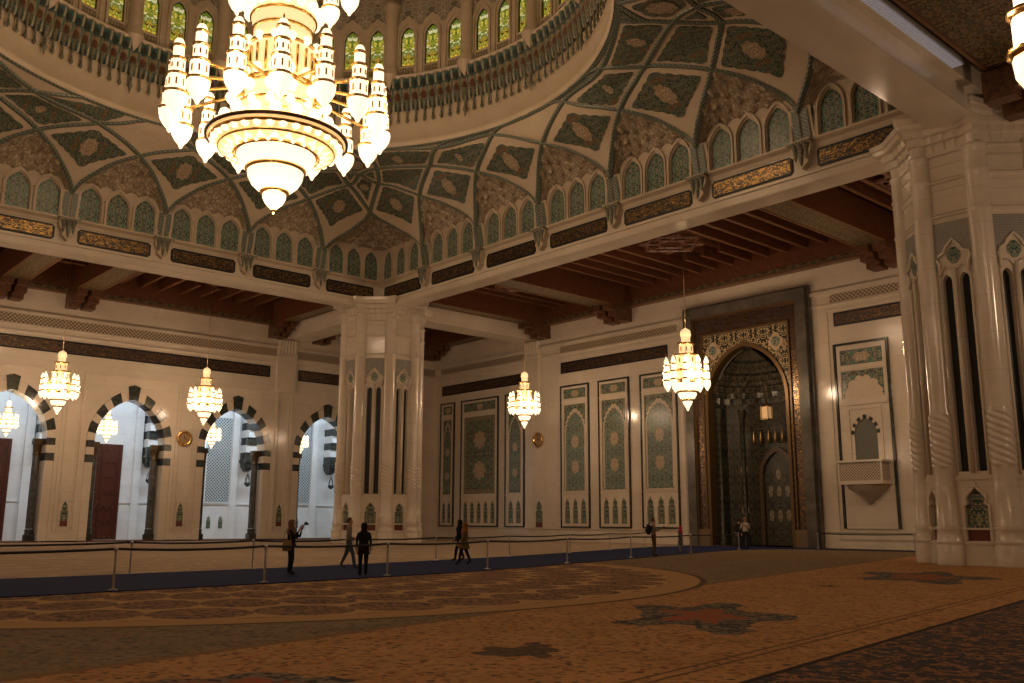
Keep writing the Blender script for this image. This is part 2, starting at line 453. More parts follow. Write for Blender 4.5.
# mouldings, frieze and little niches of the wall, all part of it
m = MB(FL(0))
for x in ARC:
    o_ = rect(x-4.1, .35, x+4.1, 13.35); i_ = rect(x-3.95, .35, x+3.95, 13.2)
    m.band([(x-3.95,.9),(x-3.95,13.4),(x+3.95,13.4),(x+3.95,.9)], [(x-3.75,.9),(x-3.75,13.2),(x+3.75,13.2),(x+3.75,.9)], -.12, 0)
for i in range(len(ARC)+1):
    xc = ARC[i]-4.575 if i < len(ARC) else ARC[-1]+4.575
    for (z0, z1) in ((4.25, 12.6), (.75, 3.9)):
        m.band(rect(xc-.5,z0,xc+.5,z1), rect(xc-.44,z0+.06,xc+.44,z1-.06), -.05, 0, closed=True)
    m.band(rect(xc-.36,1.0,xc+.36,3.5), rect(xc-.3,1.06,xc+.3,3.44), -.04, 0, closed=True)
m.build('moulding', CREAM, W)
m = MB(FL(0)); m.box(-18,-.12,16.5,XW,0,16.62); m.box(-18,-.2,17.35,XW,0,17.6); m.box(-18,-.1,16.0,XW,0,16.08)
m.build('cornice_moulding', CREAM, W)
m = MB(FL(0)); m.add([(-18,-.05,16.64),(XW,-.05,16.64),(XW,-.05,17.33),(-18,-.05,17.33)], [(0,1,2,3)]); m.build('pierced_frieze', CARVED, W)
for i in range(len(ARC)+1):
    xc = ARC[i]-4.575 if i < len(ARC) else ARC[-1]+4.575
    m = MB(FL(xc)); m.plate(ogee(.27,1.2,2.35,3.2), (), -.03, .0, 0)
    m.box(-.27,-.036,1.2,.27,-.03,1.62, 1)
    m.build('tile_niche', [MOS, mat('dull_red_tile', (.13,.03,.015), .3) if i == 0 else bpy.data.materials['dull_red_tile']], W)
RED_T = bpy.data.materials['dull_red_tile']
# pilaster under the white cross beam
def pilaster(T, par, z0, zt, w=.95):
    m = MB(T); m.box(-w,-.22,z0,w,0,zt-1.4).box(-w-.1,-.3,zt-1.5,w+.1,0,zt-1.3)
    for k in range(6):   # fluted capital
        x0 = -w + k*2*w/6
        m.lathe([(.12,zt-1.3),(.14,zt-.9),(.2,zt-.35),(.22,zt)], 8, (x0+w/6, -.14, 0))
    m.box(-w-.05,-.22,zt-1.3,w+.05,0,zt)
    m.build('pilaster', CREAM, par)
pilaster(FL(41.0+.2), W, 13.4, 18.2)

# qibla wall ---------------------------------------------------------------------
MY, MHW = 39.2, 5.35                 # mihrab centre and half width
m = MB(FR(MY))
outer = [(MY-YW-.6,0), (-3.5,0)] + parc(3.5, 4.2, 12, 0, 10.6) + [(3.5,0), (MY+14,0), (MY+14,22.4), (MY-YW-.6,22.4)]
m.plate(outer, (), 0., .8, 0)
Q = struct('wall_right', m, [CREAM])
m = MB(FR(0))
L0, L1 = -YW, 14
for a, b_ in ((-YW, -MY-MHW), (-MY+MHW, 14)):
    m.box(a,-.12,16.55,b_,0,16.68).box(a,-.2,17.4,b_,0,17.65).box(a,-.08,1.05,b_,0,1.15).box(a,-.05,0,b_,0,.3)
m.build('cornice_moulding', CREAM, Q)
m = MB(FR(0))
for a, b_ in ((-76.6,-63.6),(-58.9,-45.6),(-32.2,-17)): m.add([(a,-.05,16.75),(b_,-.05,16.75),(b_,-.05,17.3),(a,-.05,17.3)], [(0,1,2,3)])
m.build('pierced_frieze', CARVED, Q)
m = MB(FR(0))
for a, b_ in ((-77.0,-63.4),(-59.3,-45.1),(-32.6,-17)):
    m.band(rect(a,.6,b_,16.3), rect(a+.12,.72,b_-.12,16.18), -.06, 0, closed=True)
for a, b_ in ((-62.9,-60.6),):
    m.band(rect(a+.25,4.3,b_-.25,12.6), rect(a+.33,4.38,b_-.33,12.52), -.04, 0, closed=True)
    m.band(rect(a+.45,.9,b_-.45,3.9), rect(a+.53,.98,b_-.53,3.82), -.04, 0, closed=True)
m.build('moulding', CREAM, Q)
m = MB(FR(61.75)); m.plate(ogee(.42,1.2,2.6,3.6), (), -.03, 0, 0); m.box(-.42,-.036,1.2,.42,-.03,1.62,1); m.build('tile_niche', [MOS, RED_T], Q)
pilaster(FR(62.6), Q, 13.4, 18.2)
pilaster(FR(15.8), Q, 13.4, 18.2)

# ring beams ----------------------------------------------------------------------
BW = 1.35
def beam(name, a0, a1, T):
    m = MB(T)
    # profile (y out of the square is +): soffit, faces, small fillets
    m.box(a0,0,18.55,a1,BW+(.5 if name == 'trim_4' else 0),20.5).box(a0,-.06,18.57,a1,.0,18.7).box(a0,-.1,19.05,a1,0,19.22).box(a0,.05,20.4,a1,BW,26.6)
    if name == 'trim_4': m.box(a0,BW+.5,19.55,a1,BW+.85,20.5)
    return struct(name, m, CREAM)
SQ = [('R', TR((RX, CY, 0), RQ), HY, BY), ('L', TR((CX, RY, 0), 0), HX, BX),
      ('B', TR((CX-HX, CY, 0), PI/2), HY, BY), ('N', TR((CX, CY-HY, 0), PI), HX, BX)]
beams = [beam('trim_%d' % (i+1), -h-BW, h+BW, T @ Matrix.Translation((0,.95,0)) if k == 'N' else T) for i, (k, T, h, b) in enumerate(SQ)]
for o, nm in zip(beams, ('white marble ring beam along the qibla side under the dome','white marble ring beam along the arcade side under the dome','','white marble ring beam overhead nearest the camera')):
    if nm: o['label'] = nm
# sloped cornice above the inscription band
for (k, T, h, b), par in zip(SQ, beams):
    m = MB(T); rows = []
    for y, z in ((.05,20.3),(-.04,20.36),(-.12,20.55),(-.34,20.7),(-.34,20.82),(.3,20.82)):
        rows.append([(-h, y, z), (h, y, z)])
    m.grid(rows, 0, False); m.build('cornice', CREAM_D, par)

# ------------------------------------------------------------------ vault: plan of ribs, heights
def hz(e):
    P = [(0.,21.6),(.45,22.4),(.9,23.3),(2.,24.32),(3.1,24.95),(4.5,25.85),(5.8,26.12),(7.,26.28),(12.,26.42)]
    for (a, za), (b, zb) in zip(P, P[1:]):
        if e <= b: 
            t = max(0, (e-a)/(b-a)); return za + (zb-za)*t
    return 26.42
def hgt(x, y):
    ex = HX-abs(x); ey = (HY-abs(y))*HX/HY; k = .75
    e = min(ex, ey) - math.log(1+math.exp(-k*abs(ex-ey)))/k if abs(ex-ey) < 12 else min(ex, ey)
    z = hz(max(e, .0)); g = hyp(x, y)-RD
    if g < 2: w = math.exp(-(max(g,0)/.6)**2); z = z*(1-w) + 26.5*w
    return z
def nd(side, p, e):
    """plan point on SIDE at p bays from its middle, e inwards; relative to the dome axis"""
    if side == 'R': q = (HX-e, p*BY)
    elif side == 'L': q = (-p*BX, HY-e*HY/HX)
    elif side == 'B': q = (-(HX-e), -p*BY)
    else: q = (p*BX, -(HY-e*HY/HX))
    r = hyp(*q)
    if r < RD+.1: q = (q[0]*(RD+.1)/r, q[1]*(RD+.1)/r)
    return q
def mirr(n): return n
NXT = {'R':'L','L':'B','B':'N','N':'R'}
PRV = {b: a for a, b in NXT.items()}
def crn(side):
    a = {'R':(1,1),'L':(-1,1),'B':(-1,-1),'N':(1,-1)}[side]; return a
K_ = lambda s: (crn(s)[0]*17.2, crn(s)[1]*18.3)
E_ = lambda s: (crn(s)[0]*14.0, crn(s)[1]*14.9)
def n616(side, sg):
    return nd(side, sg*11.2/BY, HX-12.4)
def node(side, name, sg):
    """named node of the rib net; sg +1 towards the next corner, -1 towards the previous one"""
    if name[0] == 'k': return nd(side, sg*float(name[1:]), .5)
    D = {'A0':(0,3.1),'A1':(1,3.1),'A2':(2,3.15),'B0':(.5,4.45),'B1':(1.5,4.7),'B2':(2.33,5.35),'C1':(1.16,5.75),'C2':(2.05,6.75),'F':(1.735,8.6),'G':(1.9,7.75)}
    if name in D:
        p, e = D[name]; return nd(side, sg*p, e)
    s = side if sg > 0 else PRV[side]
    if name == 'K': return K_(s)
    if name == 'E': return E_(s)
    if name == 'Q':   # on the ring under the diagonal
        c = crn(s); a = atan2(14.9, 14.0); return (c[0]*(RD+.1)*cos(a), c[1]*(RD+.1)*sin(a))
    if name[0] == 'T': # on the ring at an angle from the side's axis
        a = math.radians(float(name[1:]))*sg + {'R':0,'L':PI/2,'B':PI,'N':-PI/2}[side]; return ((RD+.1)*cos(a), (RD+.1)*sin(a))
def dense(P, n=8):
    """smooth plan polyline through nodes (Catmull-Rom)"""
    Q = [Vector(p) for p in P]; out = []
    for i in range(len(Q)-1):
        a = Q[i-1] if i else Q[0]*2-Q[1]; b, c = Q[i], Q[i+1]; d = Q[i+2] if i+2 < len(Q) else Q[-1]*2-Q[-2]
        for k in range(n):
            t = k/n; out.append(.5*((2*b)+(c-a)*t+(2*a-5*b+4*c-d)*t*t+(3*b-a-3*c+d)*t**3))
    return [tuple(q[:2]) for q in out] + [tuple(Q[-1][:2])]
def arc_plan(side, j, half):
    """plan of the half arch from bracket j(+-.5) to the apex of bay j"""
    br = nd(side, j+.5*half, .45); ap = nd(side, j, 3.12)
    out = []
    for i in range(9):
        u = i/8; q = u**.9
        e = .45+2.67*q; out.append(nd(side, j+.5*half*(1-u), e))
    return out
def arc_corner(side, half):
    """half arch of the corner bay: from bracket 2.5 of SIDE (half=+1: at its far end) to the corner apex"""
    k = K_(side if half > 0 else PRV[side]); b = nd(side, 2.5*half, .45); out = []
    c = nd(side, 2.5*half + half*.42, 2.0)
    for i in range(11):
        t = i/10; out.append(tuple(b[d]*(1-t)**2 + 2*c[d]*t*(1-t) + k[d]*t*t for d in (0,1)))
    return out
V = Vector((CX, CY, 0))
OUT = []                       # outer boundary of the vault sheet, counter-clockwise from the near end of R
for s in ('R','L','B','N'):
    for j in (-2,-1,0,1,2):
        OUT += arc_plan(s, j, -1)[:-1] + arc_plan(s, j, 1)[::-1][:-1]
    OUT += arc_corner(s, 1)[:-1] + arc_corner(NXT[s], -1)[::-1][:-1]
m = MB(); rows = []
KN = 16
for k in range(KN+1):
    t = k/KN; r_ = []
    for (x, y) in OUT:
        a = atan2(y, x); q = ((RD)*cos(a), (RD)*sin(a)); px, py = x+(q[0]-x)*t, y+(q[1]-y)*t
        r_.append((CX+px, CY+py, hgt(px, py)))
    rows.append(r_)
m.grid(rows, 0, True, True)
VAULT = struct('ceiling_vault', m, CREAM_S, label='ribbed vault with mosaic panels carrying the dome')
# ribs -----------------------------------------------------------------
def rib(P, n=8, w=.115, lift=.08):
    D = dense(P, n); L, R_, L2, R2 = [], [], [], []
    for i, (x, y) in enumerate(D):
        a, b = D[max(i-1,0)], D[min(i+1,len(D)-1)]; dx, dy = b[0]-a[0], b[1]-a[1]; l = hyp(dx, dy) or 1
        nx, ny = -dy/l*w, dx/l*w; z = hgt(x, y)
        L.append((CX+x+nx, CY+y+ny, z-lift)); R_.append((CX+x-nx, CY+y-ny, z-lift))
        L2.append((CX+x+nx*1.6, CY+y+ny*1.6, z+.05)); R2.append((CX+x-nx*1.6, CY+y-ny*1.6, z+.05))
    m = MB(); m.strip(L, R_); m.strip(L2, L); m.strip(R_, R2); m.build('rib', RIB, VAULT, weld=False)
for s in ('R','L','N','B'):
    far = s in 'RL'
    for sg in (1,-1):
        N_ = lambda n: node(s, n, sg)
        rib([node(s,'k.5',-sg), N_('A0'), N_('B0'), N_('C1'), N_('F'), N_('Q')])
        rib([N_('k.5'), N_('A1'), N_('B1'), N_('C2'), N_('E')])
        rib([N_('k1.5'), N_('A1'), N_('B0'), N_('T1')])
        rib([N_('k2.5'), N_('A2'), N_('B1'), N_('C1'), N_('T15')])
        rib([N_('k1.5'), N_('A2'), N_('B2'), N_('E')])
        rib([N_('K'), N_('B2'), N_('C2'), N_('G'), N_('F')], 5)
        rib(arc_corner(s, sg)[::2], 2)
        rib([N_('G'), N_('Q')], 4)
ringp = [(RD*1.012*cos(t), RD*1.012*sin(t)) for t in [2*PI*i/72 for i in range(73)]]
rib(ringp, 2)
# mosaic panels ----------------------------------------------------------
def inset_poly(P, d):
    n = len(P); ar = sum(P[i][0]*P[(i+1) % n][1]-P[(i+1) % n][0]*P[i][1] for i in range(n))
    if ar < 0: P = P[::-1]
    out = []
    for i in range(n):
        a, b, c = Vector(P[i-1]), Vector(P[i]), Vector(P[(i+1) % n])
        u, v = (b-a).normalized(), (c-b).normalized(); n1, n2 = Vector((-u.y,u.x)), Vector((-v.y,v.x))
        k = 1+n1.dot(n2); out.append(tuple(b+(n1+n2)*d/max(k,.25)))
    return out
def panel(P, d=.5, med=0., K=4, sc_=.09):
    I = inset_poly(P, d); n = len(I)
    cx_, cy_ = sum(p[0] for p in I)/n, sum(p[1] for p in I)/n
    B = []
    for i in range(n):
        a, b = I[i], I[(i+1) % n]; l = hyp(b[0]-a[0], b[1]-a[1]); N_ = max(6, int(l/.12)); k = max(2, round(l/.62))
        for t in range(N_):
            u = t/N_; q = sc_*(1-abs(sin(PI*k*u)))*(1 if l > 1 else 0)
            x, y = a[0]+(b[0]-a[0])*u, a[1]+(b[1]-a[1])*u
            dx, dy = cx_-x, cy_-y; L = hyp(dx, dy) or 1
            B.append((x+dx/L*q, y+dy/L*q))
    m = MB(); rows = []
    for k in range(K+1):
        t = k/K*.999; rows.append([(CX+x+(cx_-x)*t, CY+y+(cy_-y)*t, hgt(x+(cx_-x)*t, y+(cy_-y)*t)-.06) for x, y in B])
    b0 = len(m.v); m.grid(rows, 0, True, True)
    m.uv = [(p[0]-cx_-CX, p[1]-cy_-CY) for p in m.v]
    rim = [(p[0], p[1], p[2]+.12) for p in rows[0]]; m.strip(rows[0], rim, 0, True)
    o = m.build('mosaic_panel', MOS_V, VAULT, weld=False)
    if med:
        ang = atan2(cy_, cx_); mm = MB(); pts = []
        for (u, v) in lobed(1., 8, .2, 40, med*.72, med*1.0):
            x, y = cx_+u*cos(ang+PI/2)+v*cos(ang), cy_+u*sin(ang+PI/2)+v*sin(ang)
            pts.append((x, y))
        rows = [[(CX+x+(cx_-x)*t, CY+y+(cy_-y)*t, hgt(x+(cx_-x)*t, y+(cy_-y)*t)-.1) for x, y in pts] for t in (0,.5,.999)]
        mm.grid(rows, 0, True, True); mm.uv = [(p[0]-cx_-CX, p[1]-cy_-CY) for p in mm.v]
        mm.build('medallion', MOS_M, o, weld=False)
for s in ('R','L','B','N'):
    for sg in (1,-1):
        N_ = lambda n: node(s, n, sg)
        kk = lambda p: nd(s, sg*p, 1.1)
        panel([kk(.5), N_('A0'), N_('B0'), N_('A1')], .36, .72)
        panel([kk(1.5), N_('A1'), N_('B1'), N_('A2')], .36, .72)
        panel([kk(2.5), N_('A2'), N_('B2'), N_('K')], .36, .66)
        panel([N_('A1'), N_('B0'), N_('C1'), N_('B1')], .34, .36)
        panel([N_('A2'), N_('B1'), N_('C2'), N_('B2')], .34, .0)
        panel([N_('B1'), N_('C1'), N_('F'), N_('G'), N_('C2')], .36, .55)
        panel([N_('B2'), N_('C2'), N_('E')], .26)
        panel([N_('G'), N_('F'), N_('Q')], .22, 0)
        panel([N_('B0'), N_('T4'), N_('T13'), N_('C1')], .26, 0)
    a = lambda n, g=1: node(s, n, g)
    b = lambda n: node(NXT[s], n, -1)
    panel([a('E'), a('C2'), a('G'), a('Q'), b('G'), b('C2')], .42, .8)
    panel([a('K'), a('B2'), a('E'), b('B2')], .42, .5)
# ------------------------------------------------------------------ bays of the vault: niches, corbels, script panels
ORD = ['first','second','third','fourth','fifth','sixth','seventh','eighth','ninth','tenth','eleventh','twelfth']
SIDE_N = {'R':'qibla','L':'arcade','B':'rear','N':'near'}
FR_ = {k: (T, h, b) for k, T, h, b in SQ}
def tile_arches(par, xs, w, Tl=None):
    for x in xs:
        m = MB(Tl); m.plate(arch(w,20.9-SILL,22.2-SILL,23.22-SILL,6,x), (), .04, .06, 0); m.uv = [(u-x, v) for u, v in m.uv]
        m.build('arched_tile_panel', MOS_W, par)
def arch_screen(par, x0, x1, xs, w, Tl=None):
    m = MB(Tl); m.plate(rect(x0,0,x1,23.75-SILL), [arch(w,.08,22.2-SILL,23.22-SILL,6,x) for x in xs], -.08, .12, 0)
    for x in xs:
        m.band(arch(w+.16,.0,22.25-SILL,23.55-SILL,6,x), arch(w+.05,.0,22.22-SILL,23.32-SILL,6,x), -.2, -.08)
    for x in [x-w-.16 for x in xs]+[xs[-1]+w+.16]:
        m.lathe([(.1,0),(.07,.12),(.06,1.5),(.1,1.68)], 8, (x,-.14,0))
    m.build('arch_screen', CREAM_D, par)
def hood(par, A, Bk, W4):
    """stalactite half vault between the arch A and the wall line Bk (world-relative plan points)"""
    rows = []; n = len(A); S_ = 24
    for s_ in range(S_+1):
        t = s_/S_; r_ = []
        for i in range(n):
            (ax, ay), (bx, by) = A[i], Bk[i]
            za = hgt(ax, ay)-.04; zb = min(23.45, za)
            x, y = bx+(ax-bx)*t, by+(ay-by)*t
            z = zb+(za-zb)*t + .35*sin(PI*t)*max(0, (za-zb))/1.5
            cu = abs(sin(PI*(i/(n-1)*7 + (.5 if int(t*4) % 2 else 0)))); cv = (t*4) % 1. if t < 1 else 0.
            z -= .36*(1-cu**.7)*(1-.75*cv)*(1 if 0 < t < 1 and za-zb > .2 else 0)
            r_.append((CX+x, CY+y, z))
        rows.append(r_)
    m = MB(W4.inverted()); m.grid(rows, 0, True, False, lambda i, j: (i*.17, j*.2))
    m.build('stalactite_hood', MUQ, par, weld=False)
def fine(P, k=4):
    o = []
    for a, b in zip(P, P[1:]):
        for i in range(k): o.append((a[0]+(b[0]-a[0])*i/k, a[1]+(b[1]-a[1])*i/k))
    return o+[P[-1]]
def pos_label(side, j):
    """where bay j (-2..2) of a side lies, counted from the far corner pillar"""
    k = 2-j if side == 'R' else j+2
    return ORD[k] + (' bay from the central pillar, %s side' % SIDE_N[side])
for s in ('R','L'):
    T, h, b = FR_[s]
    for j in (-2,-1,0,1,2):
        T4 = T @ Matrix.Translation((-j*b, 0, SILL)); loc = T4.to_translation()
        r = thing('arched_niche', 'arched three panel niche under the vault, ' + pos_label(s, j), 'niche', loc, T.to_euler().z, 'arched niches at the foot of the vault')
        xs = (-1.8, 0, 1.8); w = .68
        arch_screen(r, -2.75, 2.75, xs, w); tile_arches(r, xs, w)
        A = fine(arc_plan(s, j, -1)[:-1] + arc_plan(s, j, 1)[::-1])
        n = len(A); Bk = [nd(s, j-.47+.94*i/(n-1), .03) for i in range(n)]
        # nd order runs with p; arc_plan(-1) starts at bracket j-.5
        hood(r, A, Bk, TR(loc, T.to_euler().z))
def corner_niche(s, label):
    t = NXT[s]; (T1, h1, b1), (T2, h2, b2) = FR_[s], FR_[t]
    c = crn(s); loc = Vector((CX+c[0]*HX, CY+c[1]*HY, SILL)); rz = T1.to_euler().z
    r = thing('corner_niche', label, 'niche', loc, rz, 'arched niches at the foot of the vault')
    inv = TR(loc, rz).inverted(); M1 = inv @ T1 @ Matrix.Translation((0,0,SILL)); M2 = inv @ T2 @ Matrix.Translation((0,0,SILL))
    w = .64; q1 = h1-2.5*b1-.62; q2 = h2-2.5*b2-.62
    x1 = [-h1+.15+(q1-.2)*f for f in (.17,.5,.83)]; x2 = [h2-.15-(q2-.2)*f for f in (.83,.5,.17)]
    arch_screen(r, -h1+.1, -h1+q1, x1, w, M1); tile_arches(r, x1, w, M1)
    arch_screen(r, h2-q2, h2-.1, x2, w, M2); tile_arches(r, x2, w, M2)
    A = fine(arc_corner(s, 1)[:-1] + arc_corner(t, -1)[::-1], 2); n = len(A); Bk = []
    for i in range(n):
        u = i/(n-1); lim = (h1/b1, h2/b2)
        Bk.append(nd(s, 2.55+(lim[0]-2.55)*u*2, .03) if u <= .5 else nd(t, -(2.55+(lim[1]-2.55)*(1-u)*2), .03))
    hood(r, A, Bk, TR(loc, rz))
corner_niche('R', 'wide corner niche of six tile panels above the central pillar')
corner_niche('N', 'corner niche half hidden by the near beam above the big pillar')
corner_niche('L', 'corner niche of tile panels at the far end of the arcade side of the dome')
# rib feet and corbels
def corbel_proto():
    r = thing('corbel', 'x', 'corbel', (0,0,0))
    m = MB(); m.box(-.62,-.62,1.28,.62,0,1.5)
    m.plate([(-.55,1.3),(-.55,.95),(-.36,.55),(-.36,.3),(0,0),(.36,.3),(.36,.55),(.55,.95),(.55,1.3)], (), -.42, 0, 0)
    m.build('body', CREAM_D, r)
    m = MB()
    for x, y0 in ((-.3,.62),(0,.3),(.3,.62)):
        m.lathe([(.0,y0-.2),(.09,y0),(.12,y0+.3),(.2,1.25),(.26,1.32)], 8, (x,-.42,0))
    m.box(-.66,-.68,1.32,.66,-.02,1.42)
    m.build('leaf_carving', TEALP, r)
    return r
cb0 = corbel_proto(); first = True
vb = MB()
for s in ('R','L','N','B'):
    T, h, b = FR_[s]
    for k, p in enumerate((2.5,1.5,.5,-.5,-1.5,-2.5)):
        T4 = T @ Matrix.Translation((-p*b, 0, 19.28)); loc = T4.to_translation()
        vb.T = T @ Matrix.Translation((-p*b, 0, 0))
        for x in (-.25, .25):
            vb.add([(x-.19,-.1,SILL),(x+.19,-.1,SILL),(x+.19,-.42,22.5),(x-.19,-.42,22.5)], [(0,1,2,3)])
        if s in 'NB': continue
        kk = k if s == 'R' else 5-k
        lab = ('carved teal corbel, %s from the central pillar on the %s side' % (ORD[kk], SIDE_N[s])) if s != 'N' else 'carved corbel under the vault on the near beam by the big pillar'
        if first: o = cb0; o.location = loc; o.rotation_euler = (0,0,T.to_euler().z); o['label'] = lab; o['group'] = 'corbels below the vault'; first = False
        else: dup(cb0, loc, T.to_euler().z, lab, 'corbels below the vault')
vb.build('rib_foot', RIB, VAULT)
m = MB()
for s in ('R','L','N','B'):
    T, h, b = FR_[s]; m.T = T
    for p in (2.5,1.5,.5,-.5,-1.5,-2.5):
        x = -p*b; m.add([(x-.62,.02,SILL),(x+.62,.02,SILL),(x+.62,-.36,22.6),(x-.62,-.36,22.6)], [(0,1,2,3)])
m.build('rib_backing', CREAM_S, VAULT)
def script_panel(name, label, T4, hw, hh, notch=.0, mt=None, group=None, dark=None):
    r = thing(name, label, 'inscription', T4.to_translation(), T4.to_euler().z, group)
    n = notch; H_ = hh
    o = [(-hw,-H_+n),(-hw+n,-H_),(hw-n,-H_),(hw,-H_+n),(hw,H_-n),(hw-n,H_),(-hw+n,H_),(-hw,H_-n)] if n else rect(-hw,-H_,hw,H_)
    m = MB(); m.plate(o, (), -.05, .0, 0); m.build('dark_ground', dark or BLACK, r)
    a, c = hw-.14, H_-.13; m = MB(); m.plate(rect(-a,-c,a,c), (), -.065, -.05, 0); m.uv = [(u+T4.to_translation().x*1.7+T4.to_translation().y, v) for u, v in m.uv]
    m.build('gold_lettering', mt or CALL_G, r)
    return r
for s in ('R','L'):
    T, h, b = FR_[s]
    for j in (-2,-1,0,1,2):
        script_panel('inscription_panel', 'gold script panel under the vault, ' + pos_label(s, j), T @ Matrix.Translation((-j*b,-.02,19.76)), b/2-.70, .5, .16, CALL_G, 'script panels round the foot of the vault')
    for sg in (1,-1):
        p = sg*(2.5 + (h/b-2.5)/2); hw = (h-2.5*b)/2-.70
        nb = {('R',1):'beside the central pillar on the qibla side', ('R',-1):'beside the big near pillar on the qibla side', ('L',-1):'beside the central pillar on the arcade side', ('L',1):'at the far end of the arcade side'}[(s,sg)]
        script_panel('inscription_panel', 'dark corner script panel under the vault ' + nb, T @ Matrix.Translation((-p*b,-.02,19.76)), hw, .5, .12, CALL_G, 'script panels round the foot of the vault')

# ------------------------------------------------------------------ drum
m = MB(); m.lathe([(RD,26.42),(RD-.12,26.5),(RD-.12,26.75),(RD,26.85),(RD+.02,28.4),(RD+.02,31.5)], 144, (CX,CY,0))
DR = struct('wall_drum', m, CREAM_S)
G0 = math.radians(37.); NG = 18
m = MB()
sc1 = lambda am: (lambda a, z: 1-am*abs(sin((a-G0)*81)))
for prof, am, mt in (([(16.46,28.85),(16.4,29.0),(16.34,29.4),(16.36,29.6)],.013,CORN_A), ([(16.36,29.55),(16.28,29.75),(16.2,30.2),(16.22,30.42)],.013,CORN_B), ([(16.22,30.38),(16.14,30.6),(16.06,31.0),(16.08,31.15)],.011,CORN_A)):
    m = MB(); n_ = 972; rows = [[(CX + r_*sc1(am)(2*PI*i/n_, z_)*cos(2*PI*i/n_), CY + r_*sc1(am)(2*PI*i/n_, z_)*sin(2*PI*i/n_), z_) for i in range(n_)] for r_, z_ in prof]
    z0, z1 = prof[0][1], prof[-1][1]
    m.grid(rows, 0, False, True, lambda i, j: (i/n_*162 - 162*G0/(2*PI) + .5 + 162, (prof[j][1]-z0)/(z1-z0)))
    m.build('stalactite_cornice', mt, DR, weld=False)
m = MB()
for g in range(NG):
    for k in range(9):
        a = G0 + 2*PI/NG*(g + k/9); big = k == 0
        r_ = 16.3 if not big else 16.22
        f = 1.5 if big else 1.
        m.lathe([(0,27.9-(.35 if big else 0)),(.07*f,28.0),(.13*f,28.12),(.07*f,28.26),(.06*f,28.7),(.13*f,29.0),(.2*f,29.35),(.12*f,29.6)], 6, (CX+r_*cos(a), CY+r_*sin(a), 0), 0)
        if k % 1 == 0:
            a2 = a + 2*PI/NG/18
            m.lathe([(0,29.15),(.1,29.3),(.2,29.75),(.22,30.2),(.1,30.5)], 6, (CX+16.24*cos(a2), CY+16.24*sin(a2), 0), 0)
m.build('stalactite_pendant', TEALP, DR, weld=False)
m = MB(); m.lathe([(16.08,31.1),(15.98,31.18),(15.98,31.34),(16.08,31.4),(16.7,31.4)], 144, (CX,CY,0)); m.build('sill_ring', CREAM, DR)
m = MB(); m.lathe([(16.95,31.4),(16.95,38.7)], 144, (CX,CY,0)); m.build('outer_shell', CREAM_S, DR)
RWIN = 16.5
GM = mat('silver_grey_stalactite', rough=.4, fn=lambda nt, b: (lambda xy: (lambda v: mix(nt, voro(nt, v, 2.4, 'DISTANCE_TO_EDGE').lt(.045), mix(nt, vcol(nt, v, 2.4)[0].gt(.6), (.30,.27,.22), (.16,.145,.12)), (.5,.45,.37)))(vec(nt, xy[0].ping(.9), xy[1])))(uvxy(nt)))
wn = 0
wm = MB(); tm = MB(); zm = MB()
for g in range(NG):
    ac = G0 - PI/NG + 2*PI/NG*g
    for q in (-1,0,1):
        a = ac + math.radians(6.15)*q; T4 = TR((CX+RWIN*cos(a), CY+RWIN*sin(a), 0), a-PI/2)
        hw = RWIN*math.tan(math.radians(3.1))
        wm.T = T4; wm.plate(rect(-hw,31.4,hw,38.7), [arch(.5,32.22,34.3,35.15,6), rect(-.5,31.55,.5,32.1)], 0, .25, 0)
        wm.band(arch(.74,31.42,34.35,35.55,6), arch(.6,31.42,34.32,35.3,6), -.12, 0)
        tm.T = T4; tm.plate(rect(-.52,31.5,.52,32.15), (), .06, .1, 0)
        zm.T = T4; zm.plate([(-hw,38.6),(-hw,36.0)] + parc(hw,-.0+.52,6,0,36.0)[1:-1][::1] + [(hw,36.0),(hw,38.6)] if False else rect(-hw,36.05,hw,38.6), (), -.1, 0, 0)
        zm.plate([(-hw,36.06),(-hw,35.2),(-.7,35.2),(-.55,35.55),(0,35.95),(0,36.06)], (), -.07, 0, 0); zm.plate([(hw,36.06),(hw,35.2),(.7,35.2),(.55,35.55),(0,35.95),(0,36.06)], (), -.07, 0, 0)
        da = (math.degrees(a)+180) % 360 - 180
        if -22 < da < 122:
            wn += 1
            f = MB(T4); f.band(arch(.52,32.2,34.3,35.17,6), arch(.46,32.27,34.3,35.08,6), .1, .24); f.band(rect(-.52,32.18,.52,32.3), rect(-.47,32.22,.47,32.27), .1, .24, closed=True)
            w_ = struct('window_%d' % wn, f, DARKM, label='narrow arched stained glass window of the drum, %s counted from the qibla end' % str(wn))
            del w_['label']
            f = MB(T4); f.plate(arch(.51,32.2,34.3,35.15,6), (), .2, .22, 0); f.build('pane', STAIN, w_)
        else:
            wm.plate(arch(.52,32.2,34.3,35.17,6), (), .2, .24, 0)
wm.build('window_arcade', CREAM_D, DR); tm.build('tile_square', MOS_B, DR); zm.build('stalactite_zone', GM, DR)
cm = MB()
for g in range(NG):
    a = G0 + 2*PI/NG*g
    cm.lathe([(.62,31.36),(.62,31.7),(.46,31.95),(.42,32.1),(.40,35.7),(.5,35.9),(.44,36.0),(.62,36.5),(.66,36.7),(.5,36.72),(.5,38.7)], 14, (CX+16.32*cos(a), CY+16.32*sin(a), 0))
    cm.lathe([(0,30.4),(.3,30.7),(.5,31.2),(.62,31.38)], 12, (CX+16.2*cos(a), CY+16.2*sin(a), 0))
cm.build('engaged_column', CREAM_D, DR)
m = MB(); prof = [(16.8,38.6),(16.5,38.62),(16.4,39.2),(16.8,39.3)] + [(16.8*cos(t*PI/2/14), 39.3+14*sin(t*PI/2/14)) for t in range(15)]
m.lathe(prof, 96, (CX,CY,0)); struct('ceiling_dome', m, CREAM_S)
